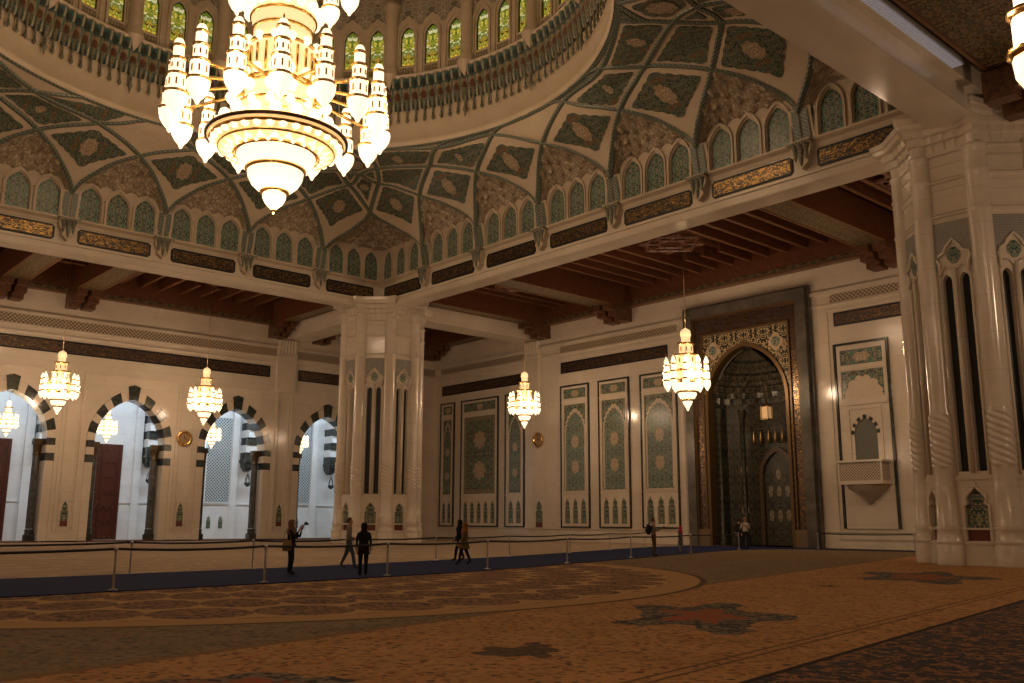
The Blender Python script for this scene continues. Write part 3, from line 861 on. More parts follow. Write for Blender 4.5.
# ------------------------------------------------------------------ great pillars
PA = 2.95; PV = PA/cos(PI/8)          # apothem and corner radius of the octagon
def pillar():
    r = thing('marble_pillar', 'x', 'pillar', (0,0,0), kind='structure')
    fw = PA*math.tan(PI/8)
    def face(k): return Matrix.Rotation(k*PI/4, 4, 'Z') @ Matrix.Translation((0,-PA,0))
    m = MB(); b2 = MB()
    for k in range(8):
        m.T = face(k)
        hs = [arch(.2,3.75,11.75,12.05,4,x) for x in (-.36,.36)] + [ogee(.44,.98,2.35,3.12)]
        m.plate(rect(-fw,0,fw,18.2), hs, 0, .3, 0)
    m.build('shaft', CREAM, r)
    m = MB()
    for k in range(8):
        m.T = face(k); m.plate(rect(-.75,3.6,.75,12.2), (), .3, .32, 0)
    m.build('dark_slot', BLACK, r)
    n0 = c0 = g0 = a0 = None
    m = MB(face(0)); m.plate(ogee(.46,.96,2.35,3.14), (), .16, .2, 0)
    n0 = m.build('tile_niche', MOS, r)
    m = MB(face(0)); m.box(-.43,.12,.98,.43,.15,1.42); m.build('red_tile_dado', RED_T, n0)
    m = MB(face(0)); m.plate([(-.8,12.25),(-.62,12.25),(-.62,12.5),(-.72,12.7),(-.66,12.95),(-.4,13.05),(-.3,13.3),(0,13.62),(.3,13.3),(.4,13.05),(.66,12.95),(.72,12.7),(.62,12.5),(.62,12.25),(.8,12.25),(.8,14.35),(-.8,14.35)], (), -.04, 0, 0)
    g0 = m.build('grey_panel', GRILLE, r)
    m = MB(face(0)); pts = [(-.6,12.05),(-.6,12.5),(-.7,12.72),(-.62,12.92),(-.38,13.02),(-.28,13.25),(0,13.55),(.28,13.25),(.38,13.02),(.62,12.92),(.7,12.72),(.6,12.5),(.6,12.05)]
    m.tube([(x,-.06,z) for x, z in pts], .075, 6)
    for sx in (-1, 1): m.tube([(sx*.6,-.03,12.05),(sx*.5,-.05,12.3),(sx*.36,-.05,12.42),(sx*.2,-.05,12.35),(0,-.05,12.1)], .05, 6)
    m.tube([(0,-.05,3.7),(0,-.05,12.3)], .11, 8)
    for sx in (-1, 1): m.tube([(sx*.64,-.0,3.6),(sx*.64,-.0,12.1)], .05, 6)
    m.band(rect(-.84,.62,.84,3.5), rect(-.76,.7,.76,3.42), -.05, 0, closed=True)
    m.band(ogee(.56,.9,2.4,3.32), ogee(.46,.98,2.36,3.14), -.06, 0)
    m.band(rect(-.85,14.75,.85,15.9), rect(-.77,14.83,.77,15.82), -.05, 0, closed=True)
    m.band(rect(-.85,16.3,.85,17.0), rect(-.77,16.38,.77,16.92), -.05, 0, closed=True)
    a0 = m.build('face_moulding', CREAM, r)
    m = MB(face(0)); m.plate(lobed(.3,4,.1,24,1.,1.25,0,12.85), (), -.02, .02, 0)
    o0 = m.build('teal_oculus', MOS_W, r)
    for k in range(1, 8):
        for o in (n0, g0, a0, o0): copy_part(o, k*PI/4, r)
    # engaged columns with base, spiral band and caps
    m = MB(); cen = Matrix.Rotation(PI/8, 4, 'Z') @ Vector((0,-PV+.16,0))
    def mod(a, z): return 1 + (.13*(abs(sin(a*2.5 + z*11.))-.4) if 3.95 < z < 6.15 else 0.)
    prof = [(.62,0),(.62,.8),(.58,.86),(.66,.92),(.56,1.0),(.52,1.4),(.58,1.5),(.5,1.6),(.46,3.8)] + [(.48,3.95+.032*i) for i in range(69)] + [(.45,6.3),(.45,14.5),(.51,14.6),(.45,14.7),(.45,16.2),(.51,16.3),(.45,16.4),(.45,17.3),(.53,17.4),(.47,17.5)]
    m.lathe(prof, 40, tuple(cen), 0, True, mod)
    c0 = m.build('engaged_column', CREAM, r)
    for k in range(1, 8): copy_part(c0, k*PI/4, r)
    # plinth rings and upper mouldings
    m = MB()
    def octo(R, z, dz, R2=None):
        rows = []
        for (q, zz) in ((R,z),(R2 or R,z+dz)): rows.append([(q*sin(PI/8+k*PI/4)/cos(PI/8), -q*cos(PI/8+k*PI/4)/cos(PI/8), zz) for k in range(8)])
        m.grid(rows, 0, False, True)
    for z, d in ((0,.8),(.84,.1),(1.42,.08)): octo(PA+.07, z, d); octo(PA, z+d, 0.001, PA+.07); octo(PA, z, .001, PA+.07)
    for z in (14.55,16.1,17.35): octo(PA, z, .06, PA+.08); octo(PA+.08, z+.06, .08); octo(PA+.08, z+.14, .06, PA)
    m.build('ring_moulding', CREAM, r)
    # flaring stalactite capital
    m = MB(); rows = []; N = 320
    for (q, z, am) in ((3.2,17.45,0.),(3.24,17.55,.0),(3.26,17.58,.03),(3.32,17.95,.035),(3.42,18.0,.012),(3.45,18.32,.03),(3.58,18.36,.01),(3.63,18.66,.025),(3.84,18.72,.0),(3.9,18.92,0.),(3.98,18.95,0.),(4.0,19.2,0.),(2.2,19.2,0.)):
        ring = []
        for i in range(N):
            a = 2*PI*i/N; b_ = ((a + PI/8) % (PI/4)) - PI/8; oc = cos(PI/8)/cos(b_)*.985
            near = abs(abs(b_)-PI/8)/(PI/8)                 # 0 at the corners
            R = q*(oc + .10*math.exp(-(near/.22)**2))*(1 - am*abs(sin(a*20)))*1.0
            ring.append((R*sin(a), -R*cos(a), z))
        rows.append(ring)
    m.grid(rows, 0, False, True); m.build('capital', CREAM, r)
    return r
PIL = [(42.2, 63.2), (42.2, 15.8)]
pl = pillar(); pl.location = (*PIL[0], 0); pl['label'] = 'octagonal cream marble pillar in the middle, behind the walking visitors'; pl['group'] = 'great pillars under the dome'
dup(pl, (*PIL[1], 0), 0, 'big octagonal cream marble pillar at the edge, nearest the camera', 'great pillars under the dome')
# ------------------------------------------------------------------ arcade: striped arches, columns, vestibule
def voussoir_arch():
    r = thing('striped_arch', 'x', 'arch', (0,0,0))
    NB, q = 15, 6; O = parc(3.43,4.38,NB*q//2,0,7.95); I = parc(2.8,3.5,NB*q//2,0,7.95)
    cuts = [0]
    for k in range(NB): cuts.append(cuts[-1] + (14 if k % 2 else 10))
    O = parc(3.43,4.38,89,0,7.95); I = parc(2.8,3.5,89,0,7.95); 
    for k in range(NB):
        A = O[cuts[k]:cuts[k+1]+1:2]; B = I[cuts[k]:cuts[k+1]+1:2]; m = MB()
        dark = k % 2 == 1
        m.plate(A + B[::-1], (), -.05, 1.38, 0, None, True)
        if k == NB//2: m2 = MB(); m2.plate([A[0], (-.5,12.5), (0,12.66), (.5,12.5), A[-1]] + B[::-1], (), -.12, -.055, 0, None, True); m2.build('keystone_cap', DARKM, r)
        m.build('dark_voussoir' if dark else 'pale_voussoir', DARKM if dark else CREAM, r)
    for sx in (-1, 1):
        for k, (z0, z1) in enumerate(((0,6.2),(6.2,6.8),(6.8,7.4),(7.4,7.95))):
            m = MB(); a, b = sorted((sx*2.8, sx*3.43)); m.box(a,.0 if k == 0 else -.05,z0,b,1.38,z1)
            m.build('jamb' if k == 0 else 'dark_jamb_stone' if k % 2 else 'pale_jamb_stone', DARKM if k % 2 else CREAM, r)
    return r
def arch_column():
    r = thing('jamb_column', 'x', 'column', (0,0,0))
    m = MB(); m.lathe([(.29,1.0),(.28,6.6)], 18); m.build('shaft', SHAFT, r)
    m = MB(); m.box(-.34,-.34,0,.34,.34,.55); m.lathe([(.34,.55),(.34,.65),(.3,.74),(.34,.84),(.3,.98)], 18); m.build('base', DARKM, r)
    m = MB(); m.lathe([(.29,6.6),(.33,6.68),(.29,6.76),(.29,7.0),(.33,7.45)], 16); m.box(-.34,-.34,7.45,.34,.34,7.7).box(-.32,-.32,7.7,.32,.32,7.9); m.build('capital', mat('dark_bronze', (.09,.06,.03), .35, .7), r)
    return r
va = voussoir_arch(); jc = arch_column()
AL = {2:'black and white striped arch by the frame edge with a dark door behind', 3:'black and white striped arch over the dark wooden door', 4:'black and white striped arch just beyond the wall clock', 5:'black and white striped arch beside the central pillar'}
seen = [2,3,4,5]
f1 = f2 = True
for i, x in enumerate(ARC):
    loc = (x, YW, 0)
    if i in seen:
        lab = AL[i]
        if f1: va.location = loc; va['label'] = lab; va['group'] = 'striped arches of the arcade'; f1 = False
        else: dup(va, loc, 0, lab, 'striped arches of the arcade')
        for sx in (-1, 1):
            l2 = 'dark marble column at the %s of the %s' % ('far jamb' if sx > 0 else 'near jamb', {2:'arch by the frame edge',3:'arch with the dark door',4:'arch beyond the clock',5:'arch beside the central pillar'}[i])
            if f2: jc.location = (x+sx*2.45, YW+1.03, 0); jc['label'] = l2; jc['group'] = 'jamb columns of the arcade'; f2 = False
            else: dup(jc, (x+sx*2.45, YW+1.03, 0), 0, l2, 'jamb columns of the arcade')
    else:
        m = MB(FL(x, 0)); m.plate(arch(3.5,0,7.95,12.4,10), (), .3, .5); m.build('blind_arch', CREAM, W)
# vestibule behind the arches
YB = 86.
m = MB(); m.box(-20,YB,0,XW+4,YB+.6,16)
VB = struct('wall_vestibule', m, WHITE_M)
m = MB(); m.box(-20,YW+1.4,13.6,XW+4,YB-2.6,14); m.box(-20,YB-.4,13.6,XW+4,YB,14); struct('ceiling_vestibule', m, WHITE_M)
for x in (12.9, 55.2):
    m = MB(); m.box(x,YW+1.4,0,x+.5,YB,14); struct('wall_partition' if x < 20 else 'wall_partition_end', m, WHITE_M)
m = MB()
for x in (31.15, 40.5, 49.25, 22.0):
    m.box(x-.32,YB-.35,0,x+.32,YB,13.6)
m.build('pilaster', WHITE_M, VB)
m = MB(); m.box(12,YB-.1,3.18,XW,YB,3.3); m.build('ledge', WHITE_M, VB)
# doors
for n, xc in enumerate((28.0, 18.9)):
    w = 1.55
    m = MB(FL(0)); m.T = TR((xc, YB, 0)); m.band(rect(-w-.25,0,w+.25,8.35), rect(-w,0.01,w,8.1), -.2, 0, closed=True)
    d = struct('door_%d' % (n+1), m, DOORW, label='tall dark red wooden door in the vestibule, %s' % ('in the second arch' if n == 0 else 'in the arch by the frame edge'))
    for sx in (-1, 1):
        m = MB(TR((xc, YB, 0)))
        x0, x1 = (-w, -.02) if sx < 0 else (.02, w)
        m.box(x0,-.14,.02,x1,-.02,8.1)
        for k in range(6):
            z0 = .3+k*1.28
            m.band(rect(x0+.12,z0,x1-.12,z0+1.12), rect(x0+.22,z0+.1,x1-.22,z0+1.02), -.19, -.14, closed=True)
        lf = m.build('door_leaf', DOORW, d)
        m = MB(TR((xc, YB, 0)))
        for k in range(7):
            for q in range(3):
                m.lathe([(.05,0),(.0,.06)], 6, (x0+.3+q*(x1-x0-.6)/2, 0, 0))
        m2 = MB(TR((xc, YB, 0)))
        for k in range(7):
            for q in range(3):
                X_ = x0+.25+q*(x1-x0-.5)/2; Z_ = .24+k*1.28
                m2.add([(X_-.05,-.2,Z_),(X_,-.2,Z_-.05),(X_+.05,-.2,Z_),(X_,-.2,Z_+.05),(X_,-.26,Z_)], [(0,1,4),(1,2,4),(2,3,4),(3,0,4)])
        m2.build('door_stud', BRASS, lf)
# lattice windows, narrow lights, small dado niches
wk = 100
for xc in (38.95, 47.9, 44.6):
    hw = 1.2 if xc != 44.6 else .9; wk += 1
    m = MB(TR((xc, YB, 0))); m.band(rect(-hw-.12,3.3,hw+.12,11.6), rect(-hw,3.42,hw,11.5), -.16, 0, closed=True)
    w_ = struct('window_%d' % wk, m, WHITE_M)
    m = MB(TR((xc, YB, 0))); m.plate(rect(-hw,3.4,hw,11.5), (), -.06, -.02, 0); m.build('lattice', LATT, w_)
for xc in (37.3, 46.15):
    wk += 1
    m = MB(TR((xc, YB, 0))); m.band(rect(-.36,3.3,.36,10.6), rect(-.3,3.4,.3,10.5), -.1, 0, closed=True)
    w_ = struct('window_%d' % wk, m, WHITE_M)
    m = MB(TR((xc, YB, 0))); m.plate(rect(-.3,3.4,.3,10.5), (), -.05, -.02, 0); m.build('pane', LIT_G, w_)
m = MB()
for xc in (38.3, 39.5, 47.6):
    m.T = TR((xc, YB, 0)); m.plate(ogee(.2,.95,1.7,2.15), (), -.04, 0, 0)
m.build('tile_niche', MOS, VB)
# corbelled striped brackets with lanterns
def wall_bracket():
    r = thing('striped_bracket', 'x', 'bracket', (0,0,0))
    for k in range(6):
        z = 7.5+k*.72; d = .75 + .05*k*k
        m = MB(); m.box(-.55,-d-.45,z,.55,0,z+.72); m.build('pale_band' if k % 2 else 'dark_band', WHITE_M if k % 2 else DARKM, r)
    m = MB(); rows = []
    for (s_, z, d) in ((.62,7.5,1.3),(.62,7.3,1.3),(.5,7.15,1.15),(.5,6.85,1.1),(.3,6.6,.8),(.2,6.4,.5)):
        rows.append([(-s_,0,z),(-s_,-d,z),(s_,-d,z),(s_,0,z)])
    m.grid(rows, 0, False); m.build('corbel', DARKM, r)
    return r
def lantern():
    r = thing('hanging_lantern', 'x', 'lantern', (0,0,0))
    m = MB(); m.tube([(0,0,1.3),(0,0,.95)], .03, 6)
    for a in range(4): m.tube([(.0,0,1.15),(.2*cos(a*PI/2),.2*sin(a*PI/2),.75),(.26*cos(a*PI/2),.26*sin(a*PI/2),.3)], .035, 5)
    m.build('cage', DARKM, r)
    m = MB(); m.lathe([(0,-.12),(.1,-.08),(.3,.1),(.34,.25),(.26,.32),(0,.34)], 12); m.build('bowl', DARKM, r)
    return r
wb = wall_bracket(); la = lantern(); f1 = True
for x, nm in ((32.15,'beside the dark wooden door'),(41.7,'seen through the arch beyond the clock'),(51.0,'seen through the arch beside the pillar'),(23.0,'seen through the arch by the frame edge')):
    l1 = 'striped black and white wall bracket ' + nm; l2 = 'small dark lantern under the striped bracket ' + nm
    pos = (x, YB-.02, 0)
    if f1: wb.location = pos; wb['label'] = l1; wb['group'] = 'vestibule brackets'; la.location = (pos[0], pos[1]-.75, 5.02); la['label'] = l2; la['group'] = 'vestibule lanterns'; f1 = False
    else: dup(wb, pos, 0, l1, 'vestibule brackets'); dup(la, (pos[0], pos[1]-.75, 5.02), 0, l2, 'vestibule lanterns')
# steps in the door line
m = MB(); m.box(12.9,YW+.0,0,55.2,YW+1.4,.1); struct('threshold', m, mat('red_brown_threshold', (.09,.022,.012), .4))
# wall clocks
def clock(label, T4):
    r = thing('wall_clock', label, 'clock', T4.to_translation(), T4.to_euler().z, 'round gilt wall clocks')
    m = MB(Matrix.Rotation(PI/2, 4, 'X')); m.lathe([(.44,0),(.62,.02),(.68,.12),(.6,.2),(.46,.14),(.44,.08)], 28); m.build('gilt_rim', GOLD, r)
    m = MB(Matrix.Rotation(PI/2, 4, 'X')); m.lathe([(.46,.06),(0,.07)], 28); m.build('dial', mat('clock_dial', (.32,.2,.1), .4), r)
    m = MB(); m.box(-.025,-.11,-.02,.025,-.09,.3); mm = m; mm.add([(0,-.1,0),(.2,-.1,-.12),(.22,-.1,-.08),(.02,-.1,.04)], [(0,1,2,3)]); mm.build('hand', BLACK, r)
clock('round gilt clock on the pier between two striped arches', TR((31.95, YW-.06, 8.55)))
clock('round gilt clock on the narrow pier of the qibla wall', TR((XW-.06, 61.75, 9.05), RQ))
# script bands of the arcade wall
script_panel('script_frieze', 'long dark frieze of gold script above the arcade clock', FL(14.4, 15.15) @ Matrix.Translation((0,-.02,0)), 25.2, .52, 0, CALL_D, 'dark script friezes')
script_panel('script_frieze', 'short dark script frieze on the arcade wall beside the central pillar', FL(48.7, 15.1) @ Matrix.Translation((0,-.02,0)), 6.2, .52, 0, CALL_D, 'dark script friezes')
script_panel('script_frieze', 'dark script frieze above the mosaic panels beside the central pillar', FR(70.2, 14.95) @ Matrix.Translation((0,-.03,0)), 6.1, .5, 0, CALL_D, 'dark script friezes')
script_panel('script_frieze', 'dark script frieze above the three mosaic panels near the mihrab', FR(52.7, 15.3) @ Matrix.Translation((0,-.03,0)), 6.1, .5, 0, CALL_D, 'dark script friezes')
script_panel('script_frieze', 'dark script frieze above the stone balcony', FR(28.4, 15.5) @ Matrix.Translation((0,-.03,0)), 3.6, .48, 0, CALL_D, 'dark script friezes')
# ------------------------------------------------------------------ mosaic panels of the qibla wall
def wall_panel(label, yc, hw, kind, nd_):
    r = thing('mosaic_wall_panel', label, 'mosaic panel', (XW, yc, 0), RQ, 'mosaic panels of the qibla wall')
    zt, zb = 13.65, 1.2
    m = MB(); m.band(rect(-hw,zb,hw,zt), rect(-hw+.12,zb+.1,hw-.12,zt-.12), -.16, 0, closed=True)
    m.build('dark_outer_frame', DARKM, r)
    m = MB()
    d0 = hw-.14
    holes = [rect(-d0+.22,12.45,d0-.22,13.3)]
    w = (2*d0-.3)/nd_/2 - .1
    xs = [(-d0+.15)+(2*d0-.3)/nd_*(i+.5) for i in range(nd_)]
    holes += [ogee(w*.82,1.55,2.9,3.75,x) for x in xs]
    holes.append(rect(-d0+.28,4.35,d0-.28,11.9))
    m.plate(rect(-d0,zb+.12,d0,zt-.14), holes, -.1, .0, 0)
    for z in (4.12, 12.15): m.box(-d0,-.15,z-.06,d0,-.1,z+.06)
    m.band(rect(-d0+.16,4.23,d0-.16,12.02), rect(-d0+.28,4.35,d0-.28,11.9), -.15, -.1, closed=True)
    m.band(rect(-d0+.1,12.33,d0-.1,13.42), rect(-d0+.22,12.45,d0-.22,13.3), -.15, -.1, closed=True)
    m.build('cream_frame', CREAM, r)
    m = MB(); m.plate(rect(-d0+.2,12.4,d0-.2,13.35), (), -.03, 0, 0); hd = m.build('header_tile', MOS, r)
    m = MB(); m.plate(lobed(.34,6,.2,30,1.5,.9,0,12.87), (), -.045, -.03, 0); m.build('medallion', MOS_M, hd)
    m = MB(); m.plate(rect(-d0+.26,4.3,d0-.26,11.95), (), -.02, 0, 0); fld = m.build('mosaic_field', MOS, r)
    if kind == 'arch':
        ww = d0-.34
        A = foil(ww,4.4,9.7,11.6,5,0,.13); B = foil(ww-.17,4.4,9.7,11.25,5,0,.13)
        m = MB(); m.band(A, B, -.07, -.02); m.build('scalloped_arch', CREAM_D, fld)
        m = MB(); m.plate(foil(ww-.17,4.42,9.7,11.25,5,0,.13), (), -.045, -.02, 0); m.uv = [(u+.3, v*1.1) for u, v in m.uv]; m.build('inner_mosaic', MOS_W, fld)
        for z in (6.4, 8.6): m = MB(); m.plate(lobed(.5,8,.25,40,1.,1.25,0,z), (), -.06, -.045, 0); m.build('medallion', MOS_M, fld)
    elif kind == 'lancet':
        ww = d0-.3
        m = MB(); m.band(arch(ww,4.4,9.4,11.7,8), arch(ww-.1,4.4,9.4,11.45,8), -.06, -.02); m.build('pointed_arch', CREAM_D, fld)
        m = MB(); m.plate(arch(ww-.1,4.42,9.4,11.45,8), (), -.04, -.02, 0); m.build('inner_mosaic', MOS_W, fld)
        for z in (6.2, 8.6): m = MB(); m.plate(lobed(.36,8,.25,40,1.,1.2,0,z), (), -.055, -.04, 0); m.build('medallion', MOS_M, fld)
    else:
        m = MB(); m.band(rect(-d0+.36,4.42,d0-.36,11.83), rect(-d0+.72,4.78,d0-.72,11.47), -.04, -.02, closed=True); m.build('pale_border', MOS_B, fld)
        for z in (6.6, 9.6):
            m = MB(); m.plate(lobed(.95,8,.3,64,1.,1.,0,z), (), -.055, -.02, 0); o = m.build('star_medallion', MOS_M, fld)
    for x in xs:
        m = MB(); m.plate(ogee(w*.85,1.5,2.9,3.8,x), (), -.02, 0, 0); m.uv = [(u-x, v) for u, v in m.uv]; m.build('dado_tile', MOS, r)
    return r
wall_panel('slim mosaic panel with a pointed arch, next to the central pillar', 75.3, 1.15, 'lancet', 2)
wall_panel('wide mosaic panel with two star medallions, between two slim panels', 70.2, 2.85, 'wide', 5)
wall_panel('slim mosaic panel with a pointed arch, beside the narrow pier with the clock', 65.0, 1.35, 'lancet', 2)
wall_panel('mosaic panel with a scalloped arch, first of three beyond the narrow pier', 57.1, 1.75, 'arch', 3)
wall_panel('mosaic panel with a scalloped arch, middle of the three near the mihrab', 52.5, 1.75, 'arch', 3)
wall_panel('mosaic panel with a scalloped arch, next to the mihrab', 47.65, 1.9, 'arch', 3)

# ------------------------------------------------------------------ mihrab
r = thing('mihrab', 'tall dark prayer niche with gilded spandrels in a grey marble frame', 'prayer niche', (XW, MY, 0), RQ)
m = MB(); m.band([(-MHW,0),(-MHW,18.1),(MHW,18.1),(MHW,0)], [(-MHW+.75,0),(-MHW+.75,17.35),(MHW-.75,17.35),(MHW-.75,0)], -.62, 0)
m.band([(-MHW-.2,0),(-MHW-.2,18.3),(MHW+.2,18.3),(MHW+.2,0)], [(-MHW,0),(-MHW,18.1),(MHW,18.1),(MHW,0)], -.3, 0); m.build('grey_marble_frame', GREYM, r)
m = MB(); m.band([(-4.6,1.2),(-4.6,17.35),(4.6,17.35),(4.6,1.2)], [(-4.48,1.2),(-4.48,17.2),(4.48,17.2),(4.48,1.2)], -.5, 0)
m.band([(-3.86,1.2),(-3.86,16.0),(3.86,16.0),(3.86,1.2)], [(-3.72,1.2),(-3.72,15.86),(3.72,15.86),(3.72,1.2)], -.42, 0)
m.band(arch(3.6,0,10.6,14.95,12), arch(3.35,0,10.6,14.62,12), -.45, .3)
m.build('gilt_moulding', mat('dim_gilding', (.13,.075,.028), .4, .5), r)
m = MB(); m.band([(-4.48,1.2),(-4.48,17.2),(4.48,17.2),(4.48,1.2)], [(-3.86,1.2),(-3.86,16.0),(3.86,16.0),(3.86,1.2)], -.3, 0); m.uv = [(p[0]+p[1]*.6, p[2]) for p in m.v]
m.build('script_border', mat('dark_blue_script_tile', rough=.25, fn=f_call((.055,.036,.034), (.30,.19,.09), .8)), r)
m = MB(); m.band([(-4.72,1.2),(-4.72,17.5),(4.72,17.5),(4.72,1.2)], [(-4.6,1.2),(-4.6,17.38),(4.6,17.38),(4.6,1.2)], -.52, 0); m.build('teal_fillet', mat('teal_glaze', (.02,.1,.085), .2), r)
m = MB(); m.box(-4.6,-.45,0,-3.6,0,1.2).box(3.6,-.45,0,4.6,0,1.2); m.build('stone_base', mat('ochre_stone_base', (.17,.11,.055), .35), r)
m = MB(); m.plate([(-3.75,1.2),(-3.6,1.2)] + arch(3.6,1.2,10.6,14.95,12)[1:-1] + [(3.6,1.2),(3.75,1.2),(3.75,15.9),(-3.75,15.9)], (), -.3, 0, 0); sp = m.build('gilded_spandrel', MOS_G, r)
for sx in (-1, 1):
    m = MB(); m.plate(lobed(.62,4,.25,32,1,1.1,sx*2.75,14.6), (), -.37, -.3, 0); ro = m.build('rosette', MOS_M, sp)
    m = MB(); m.plate(lobed(.34,8,.1,24,1,1.1,sx*2.75,14.6), (), -.42, -.37, 0); m.build('teal_boss', MOS_W, ro)
# alcove: five sided niche with tile panels, stalactite hood, inner niche
AP = [(-3.5,.0),(-3.4,2.0),(-1.75,3.6),(1.75,3.6),(3.4,2.0),(3.5,.0)]
m = MB()
for (a, b) in zip(AP, AP[1:]): 
    l = hyp(b[0]-a[0], b[1]-a[1]); m.add([(a[0],a[1],0),(b[0],b[1],0),(b[0],b[1],10.8),(a[0],a[1],10.8)], [(0,1,2,3)], 0, [(-l/2,0),(l/2,0),(l/2,10.8),(-l/2,10.8)])
m.add([(p[0],p[1],0) for p in AP], [tuple(range(6))])
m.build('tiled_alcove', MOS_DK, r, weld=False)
m = MB(); rows = []
TI = 9
for k in range(TI+1):
    for e in (0, 1):
        t = min(1, (k+e*.35)/TI); row = []
        for i in range(37):
            u = i/36*5; q = min(4, int(u)); a, b = AP[q], AP[q+1]; f = u-q; x, y = a[0]+(b[0]-a[0])*f, a[1]+(b[1]-a[1])*f
            s_ = (1-t**1.5)
            cell = .13*abs(sin(PI*(i/36*12 + (.5 if k % 2 else 0))))*(1-t)
            row.append((x*(s_*(1-.0)+cell*.0)*(1-cell*.3), y*(s_*.9+.1)*(1-cell*.8)+.05, 10.7 + 4.0*t + (.3 if e else 0)*(1-t)))
        rows.append(row)
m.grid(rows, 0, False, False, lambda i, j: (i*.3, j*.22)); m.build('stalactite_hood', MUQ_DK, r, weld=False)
for sx in (-1, 1):
    for (x, y, q) in ((3.43,1.0,0),(2.55,2.78,0)):
        m = MB(); m.lathe([(.3,0),(.3,.6),(.2,.8),(.18,9.6),(.3,9.9),(.34,10.3)], 10, (sx*x,y,0)); m.build('alcove_column', MOS_DK, r)
inn = MB(); inn.band(arch(1.55,0,5.2,7.35,10), arch(1.25,0,5.2,6.95,10), 3.3, 3.6); inn.build('inner_arch', MOS_BL, r)
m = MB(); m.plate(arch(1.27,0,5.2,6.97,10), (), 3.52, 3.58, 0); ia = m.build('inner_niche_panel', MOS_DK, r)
for sx in (-1, 0, 1):
    for z in (2.2, 4.0, 5.3):
        if sx and z > 5: continue
        m = MB(); m.plate(lobed(.27,8,.2,24,.8,1.7,sx*.72,z), (), 3.48, 3.52, 0); m.build('oval_medallion', MOS_B, ia)
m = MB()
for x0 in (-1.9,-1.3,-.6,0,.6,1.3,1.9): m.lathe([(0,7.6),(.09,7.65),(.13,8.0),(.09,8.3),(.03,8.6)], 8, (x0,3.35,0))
m.build('gilt_glint', GOLD_D, r)  # gold drops added to stand for reflections above the inner arch
for sx in (-1, 1):
    for z in (2.6, 5.6):
        m = MB(TR((sx*2.57,2.8,0), -sx*.765)); m.plate(lobed(.4,6,.2,30,.7,1.6,0,z), (), -.06, 0, 0); m.build('oval_medallion', MOS_B, r)
# lantern in the mihrab
r = thing('mihrab_lantern', 'small square lit lantern hanging in the dark mihrab', 'lantern', (XW+1.2, 38.5, 9.2), RQ)
m = MB(); m.tube([(0,0,1.2),(0,0,3.7)], .02, 5); m.lathe([(.0,1.25),(.2,1.1),(.3,.95)], 8); m.box(-.3,-.3,-.05,.3,.3,.05)
for a in (-.3,.3):
    for b in (-.3,.3): m.box(a-.025,b-.025,0,a+.025,b+.025,1.0)
m.build('lantern_cage', BRASS, r)
m = MB(); m.box(-.25,-.25,.08,.25,.25,.92); m.build('lantern_glass', mat('dim_amber_glass', (.6,.4,.2), .4, emit=(1.,.55,.22), es=.35), r)

# ------------------------------------------------------------------ stone balcony bay
YB_ = 30.2
r = thing('wall_bay', 'cream wall bay in a dark frame with a teal tiled arch behind the balcony', 'wall bay', (XW, YB_, 0), RQ)
m = MB(); m.band([(-1.95,1.3),(-1.95,13.75),(1.95,13.75),(1.95,1.3)], [(-1.8,1.3),(-1.8,13.6),(1.8,13.6),(1.8,1.3)], -.16, 0); m.build('dark_outer_frame', DARKM, r)
m = MB(); m.plate(rect(-1.75,1.3,1.75,13.55), [rect(-1.5,12.2,1.5,13.25), rect(-1.5,9.9,1.5,11.8), arch(.8,5.3,7.5,8.55,8)], -.1, 0, 0)
m.band(rect(-1.2,5.2,1.2,9.3), rect(-1.05,5.35,1.05,9.15), -.16, -.1, closed=True); m.box(-1.7,-.2,9.45,1.7,-.1,9.75); m.box(-1.7,-.15,11.9,1.7,-.1,12.08)
m.build('cream_panel', CREAM, r)
m = MB(); m.plate(rect(-1.5,12.2,1.5,13.25), (), -.03, 0, 0); h_ = m.build('header_tile', MOS, r)
m = MB(); m.plate(lobed(.4,6,.2,30,1.6,.85,0,12.72), (), -.045, -.03, 0); m.build('medallion', MOS_M, h_)
A = foil(1.5,9.9,10.0,11.75,3,0,.2)
m = MB(); m.plate([(-1.5,9.9),(-1.45,9.95)] + [p for p in foil(1.42,10.,10.,11.5,3,0,.18)[1:-1]] + [(1.45,9.95),(1.5,9.9),(1.5,11.8),(-1.5,11.8)], (), -.05, 0, 0); m.build('spandrel_tile', MOS, r)
m = MB(); m.plate(rect(-1.5,9.9,1.5,11.8), (), -.02, .0, 0); m.build('arch_back', CREAM_S, r)
m = MB(); m.plate(arch(.85,5.2,7.5,8.6,8), (), -.03, -.01, 0); m.build('opening_back', mat('dim_grey_green_niche', (.13,.13,.105), .25), r)
o_, i_ = parc(1.0,1.28,13,0,7.5), parc(.8,1.05,13,0,7.5)
for k in range(0, 26, 4): m = MB(); m.plate(o_[k:k+3] + i_[k:k+3][::-1], (), -.15, -.1, 0); m.build('dark_voussoir', DARKM, r)
b = thing('stone_balcony', 'small cream stone balcony with a pierced screen on the qibla wall', 'balcony', (XW-.11, YB_, 4.25), RQ)
m = MB(); m.box(-1.55,-1.2,-.1,1.55,-.05,.12).box(-1.6,-1.25,1.32,1.6,-.05,1.46)
for x in (-1.5, 1.42): m.box(x,-1.18,.1,x+.1,-1.08,1.34)
m.build('slab_and_rail', CREAM, b)
m = MB(); m.add([(-1.45,-1.14,.12),(1.45,-1.14,.12),(1.45,-1.14,1.34),(-1.45,-1.14,1.34)], [(0,1,2,3)])
for x in (-1.45,1.45): m.add([(x,-1.14,.12),(x,-.05,.12),(x,-.05,1.34),(x,-1.14,1.34)], [(0,1,2,3)], 0, [(0,0),(1.1,0),(1.1,1.2),(0,1.2)])
m.build('pierced_screen', BALC, b)
m = MB(); rows = []
